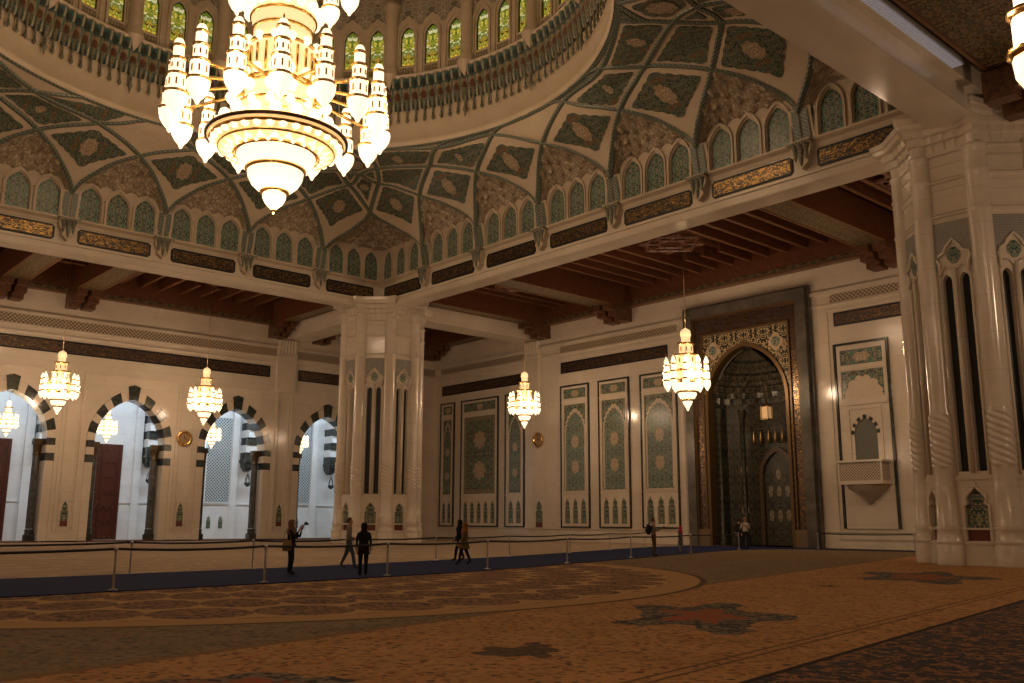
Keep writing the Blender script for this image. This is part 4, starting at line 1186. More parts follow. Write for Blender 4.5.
for s_, z, d in ((1.5,-.1,1.15),(1.35,-.22,1.05),(1.3,-.4,1.0),(.95,-.6,.75),(.55,-.95,.45),(.3,-1.1,.3),(.2,-1.25,.22),(.0,-1.4,.06)):
    rows.append([(s_*cos(PI-a*PI/10), -.06-d*sin(a*PI/10), z) for a in range(11)])
m.grid(rows, 0, True); m.build('corbel', CREAM_D, b)

# ------------------------------------------------------------------ timber ceilings of the side bays
def ceil(name, x0, y0, x1, y1):
    m = MB(); m.box(x0,y0,22.2,x1,y1,22.5); return struct(name, m, WOOD)
C1 = ceil('ceiling_arcade_bay', -18, RY+.05, XW+.5, YW+.5)
C2 = ceil('ceiling_qibla_bay', RX+.05, -14, XW+.5, RY+.05)
C3 = ceil('ceiling_near_bay', -18, -14, RX+.05, CY-HY-.05)
C4 = ceil('ceiling_rear_bay', -18, CY-HY, CX-HX-.05, RY+.05)
# white cross beams from the pillars to the walls
m = MB(); m.box(42.2-1.15,RY+BW,18.35,42.2+1.15,YW,20.4); struct('trim_5', m, CREAM, label='white cross beam from the central pillar to the arcade wall')
m = MB(); m.box(RX+BW,63.2-1.15,18.35,XW,63.2+1.15,20.4); struct('trim_6', m, CREAM, label='white cross beam from the central pillar to the qibla wall')
m = MB(); m.box(RX+BW,15.8-1.15,18.3,XW,15.8+1.15,20.4); struct('trim_7', m, CREAM)
def timber(par, x0, y0, x1, y1, z0, z1, painted=True):
    """a timber beam, its soffit painted between two gilded edges"""
    m = MB(); m.box(x0,y0,z0,x1,y1,z1); o = m.build('timber_beam', WOOD, par)
    lx = (x1-x0) > (y1-y0); w = (y1-y0) if lx else (x1-x0)
    m = MB()
    if painted and w > .9:
        d = .22
        uv = (lambda p: (p[1], p[0])) if lx else (lambda p: (p[0], p[1]))
        P = [(x0+d,y0+d,z0-.02),(x1-d,y0+d,z0-.02),(x1-d,y1-d,z0-.02),(x0+d,y1-d,z0-.02)]
        m.add(P, [(0,1,2,3)], 0, [uv(p) for p in P]); m.build('painted_soffit', WOOD_P, o)
        m = MB()
        for a in ((x0,y0,x1,y0+.14),(x0,y1-.14,x1,y1)) if lx else ((x0,y0,x0+.14,y1),(x1-.14,y0,x1,y1)): m.box(a[0],a[1],z0-.05,a[2],a[3],z0)
        m.build('gilded_edge', WOOD_L, o)
    else:
        P = [(x0+w*.2 if not lx else x0,y0+w*.2 if lx else y0,z0-.015),(x1-w*.2 if not lx else x1,y0+w*.2 if lx else y0,z0-.015),(x1-w*.2 if not lx else x1,y1-w*.2 if lx else y1,z0-.015),(x0+w*.2 if not lx else x0,y1-w*.2 if lx else y1,z0-.015)]
        m.add(P, [(0,1,2,3)]); m.build('gilded_edge', WOOD_L, o)
    return o
def edge_strip(par, x0, y0, x1, y1):
    m = MB(); m.box(x0, y0, 19.5, x1, y1, 19.78); m.build('painted_edge', WOOD_P, par)
def console(par, x, y, dx, dy, w, z):
    """stepped timber console under a beam end; dx, dy point into the room"""
    m = MB()
    for k, (l, h, q) in enumerate(((2.7,.5,0),(2.0,.4,.5),(1.2,.35,.9))):
        zz = z-q
        if dx: m.box(min(x,x+dx*l),y-w/2,zz-h,max(x,x+dx*l),y+w/2,zz)
        else: m.box(x-w/2,min(y,y+dy*l),zz-h,x+w/2,max(y,y+dy*l),zz)
    m.build('console', mat('carved_console_wood', rough=.45, fn=f_wood((.06,.022,.01),(.17,.075,.028))) if 'carved_console_wood' not in bpy.data.materials else bpy.data.materials['carved_console_wood'], par)
def star(par, x, y, s_, z):
    m = MB()
    for rr in (s_, s_*.5):
        for a in (0, PI/4):
            for k in range(4):
                t0, t1 = a+k*PI/2+PI/4, a+(k+1)*PI/2+PI/4
                p, q = (x+rr*cos(t0), y+rr*sin(t0), z), (x+rr*cos(t1), y+rr*sin(t1), z)
                m.tube([p, q], .1, 4, 0, False)
    for k in range(8): m.tube([(x+s_*.5*cos(k*PI/4), y+s_*.5*sin(k*PI/4), z), (x+s_*cos(k*PI/4), y+s_*sin(k*PI/4), z)], .08, 4, 0, False)
    m.build('star_lattice', WOOD, par)
y0, y1 = RY+BW, YW
zb = 19.55
def bay_L(par, y0, y1):
    timber(par, -18, y1-.7, XW, y1, zb-.1, 22.2, True); edge_strip(par, -18, y1-.76, XW, y1-.7); timber(par, -18, y0, XW, y0+.6, zb+.2, 21.4, True)
    for xc in (-1.6, 17.2, 22.5, 39.9, 44.5, 57.6):
        w = 1.9 if xc in (17.2, 22.5) else 1.3
        timber(par, xc-w/2, y0, xc+w/2, y1-.7, zb, 21.6); console(par, xc-w*.3, y1, 0, -1, w*.44, zb-.02); console(par, xc+w*.3, y1, 0, -1, w*.44, zb-.02)
    for a, b in ((-.6,16.0),(23.7,39.0),(45.3,56.8)):
        n = 9
        for k in range(1, n):
            xx = a+(b-a)*k/n
            if 4 <= k <= 5 and b-a > 12:
                timber(par, xx-.15, y0+.6, xx+.15, y0+4., 20.85, 21.7, False); timber(par, xx-.15, y1-4.6, xx+.15, y1-.7, 20.85, 21.7, False); continue
            timber(par, xx-.15, y0+.6, xx+.15, y1-.7, 20.85, 21.7, False)
        star(par, (a+b)/2, (y0+y1)/2, 2.4, 21.0)
    star(par, 19.85, (y0+y1)/2, 1.5, 21.0)
    for yy in (y0+4., y1-4.6): timber(par, 18.2, yy-.2, 21.5, yy+.2, 20.85, 21.6, False)
bay_L(C1, y0, y1)
x0, x1 = RX+BW, XW
timber(C2, x1-.8, -14, x1, RY+BW, zb-.1, 22.2, True); edge_strip(C2, x1-.86, -14, x1-.8, RY+BW); timber(C2, x0, -14, x0+.6, 61.9, zb+.2, 21.4, True)
for yc in (60.9, 51.4, 27.7, 18.2):
    w = 1.4 if yc in (60.9, 18.2) else 2.1
    timber(C2, x0, yc-w/2, x1-.8, yc+w/2, zb, 21.6); console(C2, x1, yc-w*.3, -1, 0, w*.44, zb-.02); console(C2, x1, yc+w*.3, -1, 0, w*.44, zb-.02)
for a, b, n in ((52.4,60.2,6),(28.8,50.3,14),(18.9,26.6,6)):
    for k in range(1, n):
        yy = a+(b-a)*k/n
        if n > 10 and 6 <= k <= 8: timber(C2, x0+.6, yy-.15, x0+4.4, yy+.15, 20.85, 21.7, False); timber(C2, x1-4.6, yy-.15, x1-.8, yy+.15, 20.85, 21.7, False); continue
        timber(C2, x0+.6, yy-.16, x1-.8, yy+.16, 20.85, 21.7, False)
    star(C2, (x0+x1)/2, (a+b)/2, 2.3 if n > 10 else 1.6, 21.0)
# near bay overhead
y1 = CY-HY-3.25
for xc in (38.6, 22.5, 17.2): timber(C3, xc-1., -14, xc+1., y1-3.4, zb, 21.6)
timber(C3, -18, 9.9, RX, 13.2, zb+.1, 21.5, True);
for k in range(12): timber(C3, 23.8+k*1.2, -14, 24.1+k*1.2, y1-3.9, 20.85, 21.7, False)
console(C3, 37.6, 13.3, 0, -1, .7, zb-.05); console(C3, 39.6, 13.3, 0, -1, .7, zb-.05)
r = thing('air_vent', 'long white slatted strip light beside the beam overhead', 'light', (27.5, 13.72, zb+.05))
m = MB(); m.band([(-8.6,0),(8.6,0),(8.6,.01),(-8.6,.01)], [(-8.5,0),(8.5,0),(8.5,.01),(-8.5,.01)], -.24, .24, closed=True); m.box(-8.6,-.24,.06,8.6,.24,.1)
m.build('housing', GREY_P, r)
m = MB()
for k in range(110): m.box(-8.5+k*.1555,-.23,-.02,-8.5+k*.1555+.1,.23,.05)
m.build('slat', mat('glowing_white_enamel', (.75,.78,.85), .3, emit=(.75,.8,1.), es=.1), r)  # vent slats are no lamp, faint glow added to brighten them
# ------------------------------------------------------------------ great chandelier
Z0 = 16.2
big = thing('great_chandelier', 'huge glowing tiered gold and glass chandelier hanging under the dome', 'chandelier', (CX, CY, Z0))
def slits(m, r, z0, z1, n, mat_=0, x=0, y=0, w=.05):
    for k in range(n):
        a = 2*PI*(k+.5)/n; T = Matrix.Translation((x,y,0)) @ Matrix.Rotation(a, 4, 'Z'); o = m.T; m.T = o @ T
        m.box(r-.01,-w,z0,r+.03,w,z1, mat_); m.T = o
DARKG = mat('bronze_slit', (.20,.09,.03), .5)
def glass_lamp(par, x, y, z, kind, s=1.):
    T = Matrix.Translation((x,y,z)) @ Matrix.Scale(s, 4)
    g, t = MB(T), MB(T); rings = []
    def ring(*P):
        q = MB(T); q.lathe(*P); rings.append(q); return q
    if kind == 'tall':
        g.lathe([(0,0),(.1,.1),(.16,.28),(.36,.5),(.55,.85),(.62,1.2),(.6,1.4)], 14)
        g.lathe([(.5,1.5),(.5,2.42)], 12); g.lathe([(.39,2.56),(.39,3.36)], 12); g.lathe([(.3,3.48),(.3,4.15)], 12); g.lathe([(.3,4.25),(.29,4.4),(.2,4.6),(0,4.72)], 12)
        for r_, z_ in ((.66,1.4),(.56,2.46),(.46,3.38),(.37,4.17)): ring([(r_-.1,z_-.08),(r_,z_),(r_,z_+.08),(r_-.14,z_+.1)], 14)
        t.lathe([(.05,4.7),(.06,4.85),(0,5.05)], 6)
        slits(rings[0], .5, 1.75, 2.15, 8); slits(rings[1], .39, 2.8, 3.1, 8)
    else:
        g.lathe([(0,0),(.09,.1),(.14,.3),(.34,.62),(.54,1.05),(.58,1.4),(.55,1.6)], 14); g.lathe([(.44,1.72),(.42,2.3)], 12); g.lathe([(.4,2.38),(.3,2.62),(0,2.78)], 12)
        for r_, z_ in ((.62,1.6),(.5,2.3)): t.lathe([(r_-.1,z_-.08),(r_,z_),(r_,z_+.08),(r_-.14,z_+.1)], 14)
        slits(t, .43, 1.85, 2.15, 8)
    o = g.build('minaret_lamp', LAMP, par); t.build('lamp_finial', GOLD, o)
    for q in rings: q.build('gold_gallery', GOLD, o)
    return o
NL = 16
for k in range(NL):
    a = math.radians(243.3) + 2*PI*k/NL
    glass_lamp(big, 5.0*cos(a), 5.0*sin(a), 19.75-Z0, 'tall', .84)
for k in range(12):
    a = math.radians(243.3) + 2*PI*(k+.5)/12
    glass_lamp(big, 3.4*cos(a), 3.4*sin(a), 27.6-Z0, 'tall', .8)
# arms, rings
a0_ = math.radians(243.3)
m = MB(TR((0,0,-Z0))); m.tube([(1.5*cos(a0_),1.5*sin(a0_),22.6),(3.4*cos(a0_),3.4*sin(a0_),22.2),(4.72*cos(a0_),4.72*sin(a0_),21.9)], .08, 6)
ar = m.build('arm', GOLD, big)
for k in range(1, NL): copy_part(ar, 2*PI*k/NL, big)
m = MB(TR((0,0,-Z0))); m.lathe([(3.24,19.84),(3.42,19.87),(3.43,19.98),(3.24,20.0),(3.24,19.84)], 64); m.build('dark_rim', mat('dark_bronze_rim', (.06,.03,.015), .4, .8), big)
m = MB(TR((0,0,-Z0))); m.lathe([(3.35,19.9),(3.2,19.75),(2.85,19.5),(2.3,19.27),(1.9,19.2)], 48); fr = m.build('glass_funnel', LAMP_L, big)
m = MB(TR((0,0,-Z0)))
for k in range(32):
    a = 2*PI*k/32
    m.lathe([(0,-.16),(.16,-.06),(.2,.05),(.12,.2),(0,.22)], 8, (3.0*cos(a),3.0*sin(a),19.55))
m.build('crystal_drop', LAMP, fr)
m = MB(TR((0,0,-Z0)))
for k in range(24):
    a = 2*PI*k/24; T = Matrix.Rotation(a, 4, 'Z'); o = m.T; m.T = o @ T
    m.add([(2.3,-.24,19.15),(2.3,.24,19.15),(2.72,0,19.34)], [(0,1,2)]); m.T = o
    m.lathe([(0,-.12),(.12,0),(0,.12)], 6, (2.2*cos(a+PI/24),2.2*sin(a+PI/24),19.12))
m.build('crystal_triangle', LAMP, fr)
m = MB(TR((0,0,-Z0))); m.lathe([(3.14,19.62),(3.22,19.66),(3.24,19.74)], 48); m.build('gold_band', GOLD, fr)
m = MB(TR((0,0,-Z0))); m.lathe([(2.74,19.32),(2.8,19.35),(2.8,19.42)], 48); m.build('gold_band', GOLD, fr)
m = MB(TR((0,0,-Z0))); m.lathe([(1.98,19.06),(2.08,19.1),(2.06,19.2)], 48); m.build('gold_band', GOLD, fr)
m = MB(TR((0,0,-Z0)))
m.lathe([(1.85,19.25),(1.88,19.05),(1.78,18.75),(1.6,18.5),(1.38,18.4)], 40); m.lathe([(1.34,18.3),(1.3,18.0),(1.12,17.65),(.85,17.4),(.58,17.32)], 36); m.lathe([(.56,17.15),(.55,16.95),(.42,16.7),(.2,16.5),(.12,16.4)], 24)
bw = m.build('glass_bowl', LAMP, big)
for r_, z_ in ((1.92,19.2),(1.42,18.36),(.66,17.26)):
    m = MB(TR((0,0,-Z0))); m.lathe([(r_-.1,z_-.09),(r_+.03,z_-.05),(r_+.05,z_+.05),(r_-.1,z_+.1)], 40); m.build('gold_band', GOLD, bw)
m = MB(TR((0,0,-Z0))); m.lathe([(.14,16.45),(.08,16.35),(.1,16.28),(0,16.15)], 10); m.build('gold_tip', GOLD, bw)
# core drum with tiers
m = MB(TR((0,0,-Z0)))
m.lathe([(2.1,20.9),(2.1,21.3),(1.7,21.5),(1.65,22.4),(1.85,22.6),(1.55,22.9),(1.5,24.3),(1.75,24.6),(1.45,24.9),(1.42,25.6),(1.5,26.0),(1.6,26.3),(1.58,27.6),(1.5,27.9),(1.45,30.2),(1.0,30.6),(.95,32.6),(.6,33.0),(.5,34.5),(0,35.2)], 32)
co = m.build('core_drum', LAMP_C, big)
for r_, z_ in ((2.14,21.35),(1.75,22.5),(1.88,22.62),(1.78,24.6),(1.5,25.6),(1.64,26.3),(1.62,27.6),(1.5,30.2),(1.0,32.6)):
    m = MB(TR((0,0,-Z0))); m.lathe([(r_-.1,z_-.08),(r_+.03,z_-.04),(r_+.03,z_+.06),(r_-.1,z_+.1)], 32); m.build('gold_band', GOLD, co)
gl = None
for R_, z_, n, s_ in ((1.95,21.3,14,.3),(1.85,23.0,14,.24),(2.3,21.9,14,.28),(1.8,26.7,16,.26),(2.75,20.5,18,.3),(1.8,24.7,14,.22)):
    gl = None
    for k in range(n):
        a = 2*PI*k/n
        if gl is None:
            m = MB(); m.lathe([(0,-s_*1.4),(s_*.7,-s_*.7),(s_,0),(s_*.75,s_*.7),(0,s_*1.15)], 10); gl = m.build('glass_globe', LAMP, big)
            g_ = gl
        else: g_ = gl.copy(); COL.objects.link(g_)
        g_.location = (R_*cos(a), R_*sin(a), z_-Z0)
m = MB(TR((0,0,-Z0)))
for k in range(20):
    a = 2*PI*k/20; m.tube([(1.62*cos(a),1.62*sin(a),22.95),(1.62*cos(a),1.62*sin(a),24.4)], .07, 5)
m.build('gold_rod', GOLD, co)
m = MB(TR((0,0,-Z0))); m.tube([(0,0,35.0),(0,0,53.2)], .12, 8); m.build('suspension_rod', BRASS, big)

# ------------------------------------------------------------------ bay chandeliers (4.7 m high, origin at the lower tip)
def bay_chandelier(top):
    r = thing('bay_chandelier', 'x', 'chandelier', (0,0,0))
    m = MB()
    m.lathe([(0,0),(.05,.05),(.1,.2),(.22,.4),(.3,.6)], 14); m.lathe([(.36,.66),(.5,.9),(.52,1.05)], 16); m.lathe([(.62,1.12),(.8,1.35),(.85,1.55)], 20)
    b = m.build('stepped_bowl', LAMP, r)
    for r_, z_ in ((.34,.62),(.58,1.08),(.9,1.58)):
        m = MB(); m.lathe([(r_-.08,z_-.06),(r_+.04,z_-.03),(r_+.04,z_+.06),(r_-.08,z_+.08)], 20); m.build('gold_band', GOLD, b)
    m = MB(); m.lathe([(0,-.12),(.05,-.02),(.03,.06)], 6); m.build('gold_tip', GOLD, b)
    m = MB(); m.lathe([(.9,1.62),(.92,2.2),(.72,2.28),(.6,2.55),(.56,3.1),(.4,3.2),(.37,3.75),(.26,3.85),(.24,4.1),(.3,4.3),(.26,4.55),(0,4.72)], 20)
    c = m.build('lit_core', LAMP_C, r)
    for r_, z_ in ((.94,1.64),(.96,2.2),(.62,3.1),(.44,3.75)):
        m = MB(); m.lathe([(r_-.08,z_-.05),(r_+.05,z_-.02),(r_+.05,z_+.08),(r_-.08,z_+.1)], 20)
        if r_ == .44: slits(m, .38, 3.35, 3.6, 8, 0, 0, 0, .035)
        if r_ == .62: slits(m, .58, 2.7, 2.95, 10, 0, 0, 0, .04)
        m.build('gold_band', GOLD, c)
    for k in range(10):
        a = 2*PI*(k+.5)/10; x, y = 1.14*cos(a), 1.14*sin(a); T = Matrix.Translation((x,y,1.15))
        g, t = MB(T), MB(T)
        g.lathe([(0,0),(.06,.08),(.18,.3),(.2,.5)], 10); g.lathe([(.17,.58),(.17,.95)], 10); g.lathe([(.13,1.05),(.13,1.35)], 10); g.lathe([(.12,1.42),(.13,1.58),(.07,1.76),(0,1.9)], 10)
        o = g.build('minaret_lamp', LAMP, r)
        for r_, z_ in ((.25,.53),(.22,.98),(.18,1.38)):
            q = MB(T); q.lathe([(r_-.08,z_-.04),(r_,z_),(r_,z_+.05),(r_-.08,z_+.07)], 10)
            if z_ == .53: q.tube([(-.1*cos(a),-.1*sin(a),.6),(-.3*cos(a),-.3*sin(a),.7)], .03, 4)
            q.build('gold_gallery', GOLD, o)
        t.lathe([(.02,1.86),(.015,2.05),(0,2.1)], 5); t.build('lamp_finial', GOLD, o)
    m = MB(); m.tube([(0,0,4.7),(0,0,top)], .022, 6); m.build('cord', BRASS, r)
    return r
bc = bay_chandelier(11.6); BG = 'chandeliers of the side bays'
XQ, YL = 51.0, 71.1
BCH = [((19.85,YL,9.05),1.,'lit chandelier in the arcade bay near the frame edge, above the first clear pier'),
       ((30.75,YL,9.05),1.,'lit chandelier in the arcade bay hanging above the wall clock'),
       ((XQ,55.5,9.1),1.,'lit chandelier beside the narrow pier of the qibla wall, next beyond the central pillar'),
       ((XQ,39.0,9.1),1.24,'larger lit chandelier hanging before the tall dark mihrab'),
       ((XQ,22.3,9.5),1.0,'lit chandelier mostly hidden behind the big near pillar'),
       ((21.15,4.1,7.95),2.,'large lit chandelier cut off by the frame edge, overhead nearest the camera')]
for i, (loc, s, lab) in enumerate(BCH):
    if i == 0: bc.location = loc; bc['label'] = lab; bc['group'] = BG
    else: dup(bc, loc, .1*i, lab, BG, s)
bv = bay_chandelier(8.0)
VCH = [((19.5,83.,8.2),'small lit chandelier in the arch by the frame edge'),((27.35,83.,8.2),'small lit chandelier hanging in the arch with the dark wooden door'),
       ((36.8,83.,8.2),'small lit chandelier in the arch beyond the clock, just under the bigger one'),((46.0,83.,8.1),'small lit chandelier in the arch beside the central pillar')]
for i, (loc, lab) in enumerate(VCH):
    if i == 0: bv.location = loc; bv.scale = (.64,)*3; bv['label'] = lab; bv['group'] = 'vestibule chandeliers'; bv.name = 'vestibule_chandelier'
    else: o = dup(bv, loc, .2*i, lab, 'vestibule chandeliers', .64)
# ------------------------------------------------------------------ blue visitors' runner, posts and ropes
FRONT = [(-9,23.6),(0,22.9),(5.6,22.9),(9.3,23.3),(14,23.75),(21.1,25.15),(27.5,27.2),(34.5,29.6),(42,32.3),(48.5,34.3),(52,34.7),(54.6,33.6),(55.2,31.5),(55.4,26),(55.6,18)]
BACK = [(-9,31.5),(0,30.3),(7.3,29.9),(12.2,30.5),(18.4,31.35),(28.4,33.9),(34,35.8),(41,38.5),(47,41.0),(51,42.2),(55,42.3),(57.3,39.5),(57.7,34),(57.7,28),(57.7,18)]
def smooth(P, n=8):
    Q = [Vector(p) for p in P]; out = []
    for i in range(len(Q)-1):
        a = Q[i-1] if i else Q[0]; b, c = Q[i], Q[i+1]; d = Q[i+2] if i+2 < len(Q) else Q[-1]
        for k in range(n):
            t = k/n; out.append(.5*((2*b)+(c-a)*t+(2*a-5*b+4*c-d)*t*t+(3*b-a-3*c+d)*t**3))
    return out+[Q[-1]]
f_, b_ = smooth(FRONT), smooth(BACK)
m = MB(); rows = [[(p[0],p[1],.0) for p in f_], [(p[0],p[1],.025) for p in f_], [(p[0],p[1],.025) for p in b_], [(p[0],p[1],.0) for p in b_]]
m.grid(rows, 0, False)
o = m.build('carpet_runner', BLUE); tag(o, 'long navy blue carpet runner that the visitors walk on between two rope barriers', 'carpet')
def post_proto():
    r = thing('barrier_post', 'x', 'barrier post', (0,0,0))
    m = MB(); m.lathe([(0,0),(.11,0),(.11,.015),(.045,.035),(.033,.06)], 16); m.build('base', STEEL, r)
    m = MB(); m.lathe([(.03,.06),(.03,.93)], 10); m.build('pole', STEEL, r)
    m = MB(); m.lathe([(.038,.90),(.05,.92),(.05,.99),(.03,1.02),(0,1.03)], 10); m.build('cap', STEEL, r)
    return r
pp = post_proto()
PF = [(-5.,23.4),(1.6,23.1),(8.18,23.45),(12.32,23.85),(16.77,24.5),(21.8,25.65),(27.55,27.4),(34.2,29.75),(42.5,32.6),(50.5,35.0)]
PB = [(-2.,30.5),(4.6,30.0),(11.0,30.2),(15.4,30.75),(20.0,31.6),(24.99,32.85),(30.72,34.5),(37.0,36.6),(43.0,39.1),(49.0,41.4),(57.35,33.5),(57.4,27.)]
def lp(row, i, n): 
    return ('steel barrier post on the %s edge of the blue runner, %s from the frame edge' % (row, ORD[i]))
first = True
vis = {'front': 2, 'far': 2}
for row, P in (('front', PF), ('far', PB)):
    k = 0
    for i, (x, y) in enumerate(P):
        if i < 2 or False: lab = 'steel barrier post on the %s edge of the runner beyond the frame' % row
        elif row == 'far' and i >= 10: lab = ['slim steel barrier post on the runner between the mihrab and the balcony','slim steel barrier post on the runner below the balcony'][i-10]
        else: lab = lp(row, k, 0); k += 1
        if i < 1: continue
        if first: pp.location = (x,y,.025); pp['label'] = lab; pp['group'] = 'rope barrier posts'; first = False
        else: dup(pp, (x,y,.025), 0, lab, 'rope barrier posts')
    for i in range(1, len(P)-1):
        if row == 'far' and i == 9: continue
        (ax, ay), (bx, by) = P[i], P[i+1]
        m = MB(); n = 10; dx, dy = bx-ax, by-ay; L = hyp(dx, dy); ux, uy = dx/L*.06, dy/L*.06
        m.tube([(ax+ux+(dx-2*ux)*t/n, ay+uy+(dy-2*uy)*t/n, .985-.05*4*(t/n)*(1-t/n)) for t in range(n+1)], .035, 6)
        o = m.build('barrier_rope', ROPE)
        nm = ORD[max(0,i-2)] if i >= 2 else None
        tag(o, ('dark rope of the %s barrier, span after the %s post from the frame edge' % (row, nm)) if nm and not (row == 'far' and i == 10) else ('dark rope of the %s barrier running out of the frame' % row if not nm else 'dark rope stretched along the wall below the balcony'), 'rope', 'barrier ropes')

# ------------------------------------------------------------------ visitors
dgf = lambda: bpy.context.evaluated_depsgraph_get()
def skin_body(name, J, E, mats, pick, par, sub=1):
    me = bpy.data.meshes.new(name+'_cage'); names = list(J)
    me.from_pydata([J[n][0] for n in names], [(names.index(a), names.index(b)) for a, b in E], [])
    o = bpy.data.objects.new(name+'_cage', me); COL.objects.link(o)
    md = o.modifiers.new('s', 'SKIN'); md.use_smooth_shade = True
    sk = me.skin_vertices[0].data
    for i, n in enumerate(names):
        r = J[n][1]; sk[i].radius = r if isinstance(r, tuple) else (r, r)
    sk[0].use_root = True
    s2 = o.modifiers.new('b', 'SUBSURF'); s2.levels = s2.render_levels = sub
    bpy.context.view_layer.update()
    nm = bpy.data.meshes.new_from_object(o.evaluated_get(dgf()))
    bpy.data.objects.remove(o); nm.name = name
    nm.materials.clear()
    for q in mats: nm.materials.append(q)
    for p in nm.polygons: p.material_index = pick(p.center); p.use_smooth = True
    b = bpy.data.objects.new(name, nm); COL.objects.link(b); b.parent = par
    return b
def person(label, loc, face, h, top, legs, scarf=None, hair=None, tunic=None, arms='down', stride=0., shoes=(.02,.02,.02), child=False, slim=1., turn=0., scarf_long=.0):
    """FACE: heading in degrees (0 = +x); built in units of height 1.75 looking along local +y"""
    k = h/1.75
    r = thing('person', label, 'person', (loc[0], loc[1], loc[2] if len(loc) > 2 else .025), math.radians(face-90), 'visitors', k)
    hip, kn = .93, .50
    W_ = .095; sh = .19*slim
    s1, s2 = stride, -stride
    def leg(sd, s_):
        x = W_*sd; lift = .06 if s_ < 0 else 0.
        return {'hip%d' % sd: ((x, .0, hip-.04), (.1*slim,.105*slim)), 'kn%d' % sd: ((x*1.02, s_*.55+.03, kn+.01), .074), 'an%d' % sd: ((x, s_ - .02, .09+lift), .052), 'to%d' % sd: ((x*1.1, s_+.15, .035+lift*.3), (.045,.035))}
    J = {'pel': ((0,0,hip+.05), (.155*slim,.11*slim))}
    J['wai'] = ((0,.0,1.12), (.14*slim,.105*slim)); J['che'] = ((0,.0,1.32), (.165*slim,.115*slim)); J['nec'] = ((0,.0,1.475), .06)
    J['jaw'] = ((0,.035,1.56), (.068,.08)); J['hed'] = ((0,.015,1.655), (.082,.098)); J['cro'] = ((0,.0,1.715), (.055,.07))
    J.update(leg(1, s1)); J.update(leg(-1, s2))
    E_ = [('pel','wai'),('wai','che'),('che','nec'),('nec','jaw'),('jaw','hed'),('hed','cro')]
    for sd in (1,-1): E_ += [('pel','hip%d' % sd),('hip%d' % sd,'kn%d' % sd),('kn%d' % sd,'an%d' % sd),('an%d' % sd,'to%d' % sd)]
    hands = []
    for sd in (1,-1):
        J['sh%d' % sd] = ((sh*sd,0,1.42), .062*slim)
        if arms == 'camera':
            el = (sd*.24,.2,1.2); wr = (sd*.09,.31,1.47); fdir = Vector((-sd*.5,.45,.75)).normalized()
        elif arms == 'chest':
            el = (sd*.25,.04,1.15); wr = (sd*.08,.31,1.22); fdir = Vector((-sd*.7,.55,.2)).normalized()
        elif arms == 'swing':
            el = (sd*.235,-.05-sd*.07,1.14); wr = (sd*.24,.09-sd*.15,.92); fdir = Vector((0,.25,-1)).normalized()
        elif arms == 'front':
            el = (sd*.24,.0,1.14); wr = (sd*.14,.24,1.05) if sd > 0 else (sd*.25,.04,.90); fdir = Vector((-sd*.2,.8,-.3)).normalized() if sd > 0 else Vector((0,.1,-1))
        else:
            el = (sd*.235,-.03,1.14); wr = (sd*.235,.05,.90); fdir = Vector((0,.15,-1)).normalized()
        J['el%d' % sd] = (el, .047*slim); J['wr%d' % sd] = (wr, .03)
        w = Vector(wr); pm = w + fdir*.075; J['pm%d' % sd] = (tuple(pm), (.038,.02))
        E_ += [('che','sh%d' % sd),('sh%d' % sd,'el%d' % sd),('el%d' % sd,'wr%d' % sd),('wr%d' % sd,'pm%d' % sd)]
        side = fdir.cross(Vector((sd,0,0)) if abs(fdir.x) < .6 else Vector((0,0,1))).normalized(); inn = side.cross(fdir).normalized()
        hands.append(w)
        for q, (off, ln) in enumerate(((-.030,.075),(-.010,.085),(.010,.08),(.030,.062))):
            a = pm + side*off + fdir*.02; c = a + fdir*ln*.5 + inn*.012; e = a + fdir*ln + inn*.034
            J['f%d%da' % (sd,q)] = (tuple(a), .011); J['f%d%db' % (sd,q)] = (tuple(c), .0095); J['f%d%dc' % (sd,q)] = (tuple(e), .008)
            E_ += [('pm%d' % sd,'f%d%da' % (sd,q)),('f%d%da' % (sd,q),'f%d%db' % (sd,q)),('f%d%db' % (sd,q),'f%d%dc' % (sd,q))]
        t0 = w + fdir*.035 + side*-.03; t1 = t0 + side*-.03 + fdir*.035 + inn*.01; t2 = t1 + fdir*.03 + inn*.015
        for n_, p_, rr in (('a',t0,.013),('b',t1,.011),('c',t2,.009)): J['t%d%s' % (sd,n_)] = (tuple(p_), rr)
        E_ += [('wr%d' % sd,'t%da' % sd),('t%da' % sd,'t%db' % sd),('t%db' % sd,'t%dc' % sd)]
    def pick(c):
        if c.z < .1: return 3
        if c.z > 1.475 and hyp(c.x, c.y) < .17: return 0
        if any((c-w).length < .2 and (c-w).length < (c-Vector(J['el%d' % sd][0])).length*.62 for w, sd in zip(hands, (1,-1))): return 0
        return 2 if c.z < 1.0 and abs(c.x) < .22 else 1
    mt, ml, ms = (cloth('cloth_%03d' % len(bpy.data.materials), q) for q in (top, legs, shoes))
    b = skin_body('body', J, E_, [SKIN, mt, ml, ms], pick, r)
    # face: eyes, brows, nose, mouth, ears
    m = MB()
    for sd in (1,-1):
        m.lathe([(0,-.012),(.012,0),(0,.012)], 6, (sd*.032,.105,1.655), 0)
    m.build('eye', BLACK, r)
    m = MB(); m.add([(-.014,.1,1.61),(.014,.1,1.61),(0,.14,1.612),(0,.105,1.665)], [(0,1,2),(0,2,3),(1,3,2)])
    m.add([(-.025,.112,1.578),(.025,.112,1.578),(.02,.118,1.57),(-.02,.118,1.57)], [(0,1,2,3)])
    m.build('nose', SKIN, r)
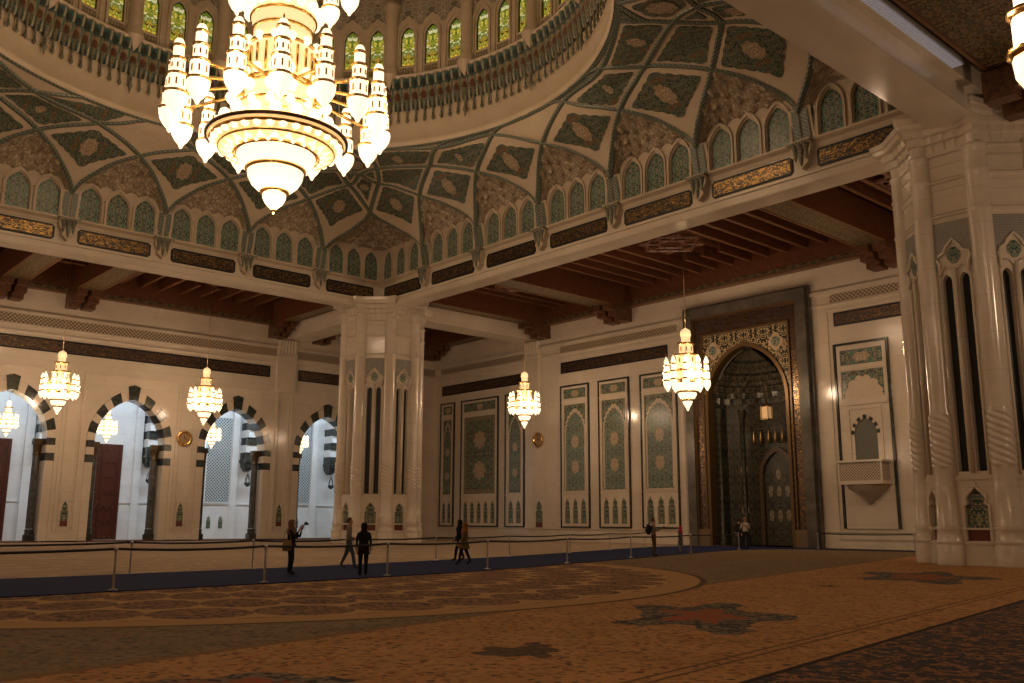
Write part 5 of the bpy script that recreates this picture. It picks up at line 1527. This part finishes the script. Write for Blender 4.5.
    if tunic:
        m = MB(); rows = []; zl = tunic[1]
        sw = abs(stride)*.5
        for z, a, d in ((1.46,.1,.085),(1.42,.19*slim,.11),(1.33,.195*slim,.135),(1.12,.165*slim,.125),(.98,.185*slim,.145),(.8,.2*slim,.16+sw*.4),(zl,.225*slim,.175+sw*.6)):
            if z < zl-.001: continue
            rows.append([(a*cos(t)*(1+.03*sin(7*t)*(z < 1.1)), d*sin(t)*(1+.03*sin(5*t)*(z < 1.1)), z) for t in [2*PI*i/28 for i in range(28)]])
        m.grid(rows, 0, True, True); m.build('tunic', cloth('tunic_%03d' % len(bpy.data.materials), tunic[0]), r)
    if scarf:
        m = MB(); rows = []
        for z, a, yb, yf in ((1.785,.01,-.0,.0),(1.775,.05,-.06,.05),(1.74,.092,-.115,.09),(1.68,.112,-.135,.082),(1.6,.108,-.13,.075),(1.54,.1,-.12,.085),(1.48,.12,-.13,.12),(1.40,.2*slim,-.155,.15),(1.3-scarf_long,.19*slim,-.165,.15)):
            rows.append([(a*cos(t), (yf if sin(t) > 0 else -yb)*sin(t), z) for t in [2*PI*i/24 for i in range(24)]])
        m.grid(rows, 0, True, True); m.build('headscarf', cloth('scarf_%03d' % len(bpy.data.materials), scarf), r)
    if hair:
        m = MB(); rows = []
        for z, a, yb, yf in ((1.79,.01,0,0),(1.775,.06,-.07,.05),(1.74,.09,-.11,.08),(1.68,.1,-.12,.02),(1.6,.095,-.115,-.03)):
            rows.append([(a*cos(t), (yf if sin(t) > 0 else -yb)*sin(t), z) for t in [2*PI*i/24 for i in range(24)]])
        m.grid(rows, 0, True, True); m.build('hair', cloth('hair_%03d' % len(bpy.data.materials), hair), r)
    return r
def held(name, label, cat, par, off, face, builder):
    k = par.scale[0]; M_ = par.matrix_basis if False else (Matrix.Translation(par.location) @ par.rotation_euler.to_matrix().to_4x4() @ Matrix.Scale(k, 4))
    p = M_ @ Vector(off); r = thing(name, label, cat, p, par.rotation_euler.z, None, k); builder(r); return r
def camera_b(r):
    m = MB(); m.box(-.07,-.03,-.045,.07,.03,.045); m.box(-.03,-.02,.045,.03,.02,.07); m.build('camera_body', BLACK, r)
    m = MB(Matrix.Rotation(-PI/2, 4, 'X')); m.lathe([(.03,.03),(.035,.09),(0,.095)], 10); m.build('camera_lens', BLACK, r)
def pack_b(r):
    m = MB(); rows = []
    for z, a, d in ((-.26,.02,.02),(-.25,.14,.08),(-.1,.16,.11),(.1,.155,.1),(.2,.12,.07),(.24,.02,.02)): rows.append([(a*cos(t)*(abs(cos(t))**-.3 if abs(cos(t)) > .2 else 1), d*sin(t)*(abs(sin(t))**-.3 if abs(sin(t)) > .2 else 1), z) for t in [2*PI*i/20+.05 for i in range(20)]])
    m.grid(rows, 0, True, True); m.build('bag', BLACKC, r)
    m = MB(); m.box(-.1,-.13,-.18,.1,-.08,.0); m.build('pocket', BLACKC, r)
    m = MB()
    for sx in (-.09,.09): m.tube([(sx,.07,-.18),(sx*1.2,.11,.0),(sx,.1,.19)], .016, 5)
    m.build('strap', BLACKC, r)
BLACKC = cloth('black_nylon', (.012,.012,.013), .6)
RIGHT, LEFT, AWAY = -41.8, 138.2, 48.2       # headings across and into the picture
BLK = (.011,.01,.011)
p1 = person('woman in black with a tan bag raising a camera with both hands by the runner', (14.7,26.8), RIGHT-6, 1.66, BLK, BLK, scarf=(.17,.10,.05), arms='camera', slim=.92, tunic=(BLK,.93))
held('camera', 'small dark camera held up by the woman with raised arms', 'camera', p1, (0,.47,1.64), 0, camera_b)
def bag_b(r):
    m = MB(); rows = []
    for z, a, d in ((-.2,.02,.01),(-.19,.15,.05),(0,.16,.075),(.15,.14,.05),(.17,.02,.01)): rows.append([(d*sin(t), a*cos(t), z) for t in [2*PI*i/16 for i in range(16)]])
    m.grid(rows, 0, True, True); m.build('pouch', cloth('tan_canvas', (.26,.16,.075)), r)
    m = MB(); m.tube([(0,.13,.12),(.02,.08,.4),(.05,.0,.52),(.02,-.08,.4),(0,-.13,.12)], .014, 5); m.build('strap', cloth('tan_strap', (.2,.12,.06)), r)
held('shoulder_bag', 'tan shoulder bag of the woman raising a camera', 'bag', p1, (.34,-.02,.96), 0, bag_b)
person('man in a pale shirt and blue jeans walking beside the woman in black', (18.0,28.7), RIGHT, 1.74, (.27,.22,.16), (.07,.09,.105), hair=(.16,.06,.03), arms='front', stride=.26, shoes=(.06,.05,.04))
person('woman in black headscarf and long black tunic standing before the central pillar', (16.05,24.75), AWAY+8, 1.58, (.013,.009,.009), BLK, scarf=(.01,.009,.01), tunic=((.016,.009,.009),.72), arms='down', scarf_long=.1)
person('person all in black walking beside the one in the ochre tunic', (25.2,31.5), LEFT-4, 1.7, (.01,.011,.013), (.012,.013,.016), scarf=(.01,.01,.012), arms='swing', stride=.2, slim=.9, tunic=((.01,.011,.013),.85))
person('woman in an ochre tunic and orange headscarf walking along the runner', (23.3,28.8), LEFT, 1.6, (.15,.095,.025), BLK, scarf=(.30,.10,.022), tunic=((.145,.095,.028),.66), arms='swing', stride=.25, slim=1.08)
p6 = person('man with a black backpack holding a camera before the mosaic panels', (36.6,30.35), RIGHT+4, 1.86, (.22,.155,.095), (.085,.06,.035), hair=(.12,.05,.03), arms='chest')
held('backpack', 'black backpack on the back of the man with a camera', 'backpack', p6, (0,-.235,1.24), 0, pack_b)
held('camera', 'dark camera held at chest height by the man with the backpack', 'camera', p6, (0,.5,1.3), 0, camera_b)
person('child in a red headscarf and grey dress on the runner', (42.1,33.0), LEFT-30, 1.42, (.10,.10,.095), (.28,.24,.2), scarf=(.38,.016,.03), tunic=((.115,.12,.12),.5), arms='down', shoes=(.12,.1,.09), slim=1.2)
person('person in dark clothes standing just behind the one in white at the mihrab', (52.5,36.3), AWAY-20, 1.9, (.035,.022,.018), (.02,.02,.024), hair=(.05,.025,.015), arms='down')
p9 = person('person in a white shirt and dark trousers standing before the mihrab', (51.2,34.95), AWAY, 1.96, (.56,.49,.42), (.018,.02,.03), hair=(.25,.15,.08), arms='chest')
m = MB(); m.tube([(-.19,-.02,1.48),(-.1,-.155,1.36),(.02,-.16,1.2),(.15,-.15,1.06),(.2,.0,1.0)], .018, 6); m.build('shoulder_strap', cloth('brown_strap', (.1,.06,.035)), p9)
# ------------------------------------------------------------------ light
def lamp(name, kind, loc, energy, col, size=.5, rot=None):
    l = bpy.data.lights.new(name, kind); l.energy = energy; l.color = col
    if kind == 'POINT': l.shadow_soft_size = size
    o = bpy.data.objects.new(name, l); COL.objects.link(o); o.location = loc
    if kind == 'AREA': l.shape = 'RECTANGLE'; l.size, l.size_y = size
    if rot: o.rotation_euler = rot
    return o
WARM = (1.,.69,.455)
for k in range(4):   # glow of the great chandelier, between its lamp rings
    a = PI/4 + k*PI/2
    lamp('chandelier_light', 'POINT', (CX+6.6*cos(a), CY+6.6*sin(a), 21.0), 420, WARM, .8)
lamp('chandelier_light', 'POINT', (CX, CY, 15.6), 950, WARM, .9)
lamp('chandelier_light', 'POINT', (CX+2.7, CY-2.7, 29.4), 420, WARM, .5)
for (x, y, z), s, lab in BCH:
    e = 730*min(s*s,2)*(.35 if s > 1.5 else 1.)
    for a in (0., 2.1, 4.2): lamp('bay_chandelier_and_fill_light', 'POINT', (x+1.7*s*cos(a), y+1.7*s*sin(a), z+2.1*s), e/3, WARM, .35)
for x, y in ((7.,YL),(-7.,60.),(-7.,39.5),(-7.,20.),(4.,6.),(38.,5.5),(XQ,5.5)):  # unseen fill lamps added in bays out of view, no chandeliers modelled
    lamp('bay_chandelier_and_fill_light', 'POINT', (x, y, 10.8), 640, WARM, .6)
for (x, y, z), lab in VCH: lamp('vestibule_chandelier_light', 'POINT', (x, y-1.3, z+1.4), 30, WARM, .3)
# vestibule daylight from an area lamp added behind the wall over the arches
lamp('vestibule_daylight', 'AREA', (34, YW+1.75, 12.7), 1700, (.70,.86,1.), (41, 1.2), (math.atan2(6.7, 8.9), 0, 0))
w = bpy.data.worlds.new('sky'); sc.world = w; w.use_nodes = True
w.node_tree.nodes['Background'].inputs[0].default_value = (.55,.75,1.,1); w.node_tree.nodes['Background'].inputs[1].default_value = .0
# ------------------------------------------------------------------ camera
yaw, pitch, roll = (math.radians(q) for q in (41.793, 11.011, .218))
fw = Vector((cos(pitch)*sin(yaw), cos(pitch)*cos(yaw), sin(pitch))); rt = Vector((cos(yaw), -sin(yaw), 0)); up = rt.cross(fw)
r2 = rt*cos(roll) + up*sin(roll); u2 = -rt*sin(roll) + up*cos(roll)
cd = bpy.data.cameras.new('camera'); cam = bpy.data.objects.new('view_camera', cd); COL.objects.link(cam)
cam.matrix_world = Matrix(((r2.x,u2.x,-fw.x,0),(r2.y,u2.y,-fw.y,0),(r2.z,u2.z,-fw.z,1.66),(0,0,0,1)))
cd.sensor_width = 36; cd.lens = 927.66*36/1024; cd.clip_end = 300; cd.clip_start = .1
sc.camera = cam
v = sc.view_settings; v.view_transform = 'Standard'; v.look = 'None'; v.gamma = 1; v.exposure = 0.; v.use_curve_mapping = False
sc.display_settings.display_device = 'sRGB'
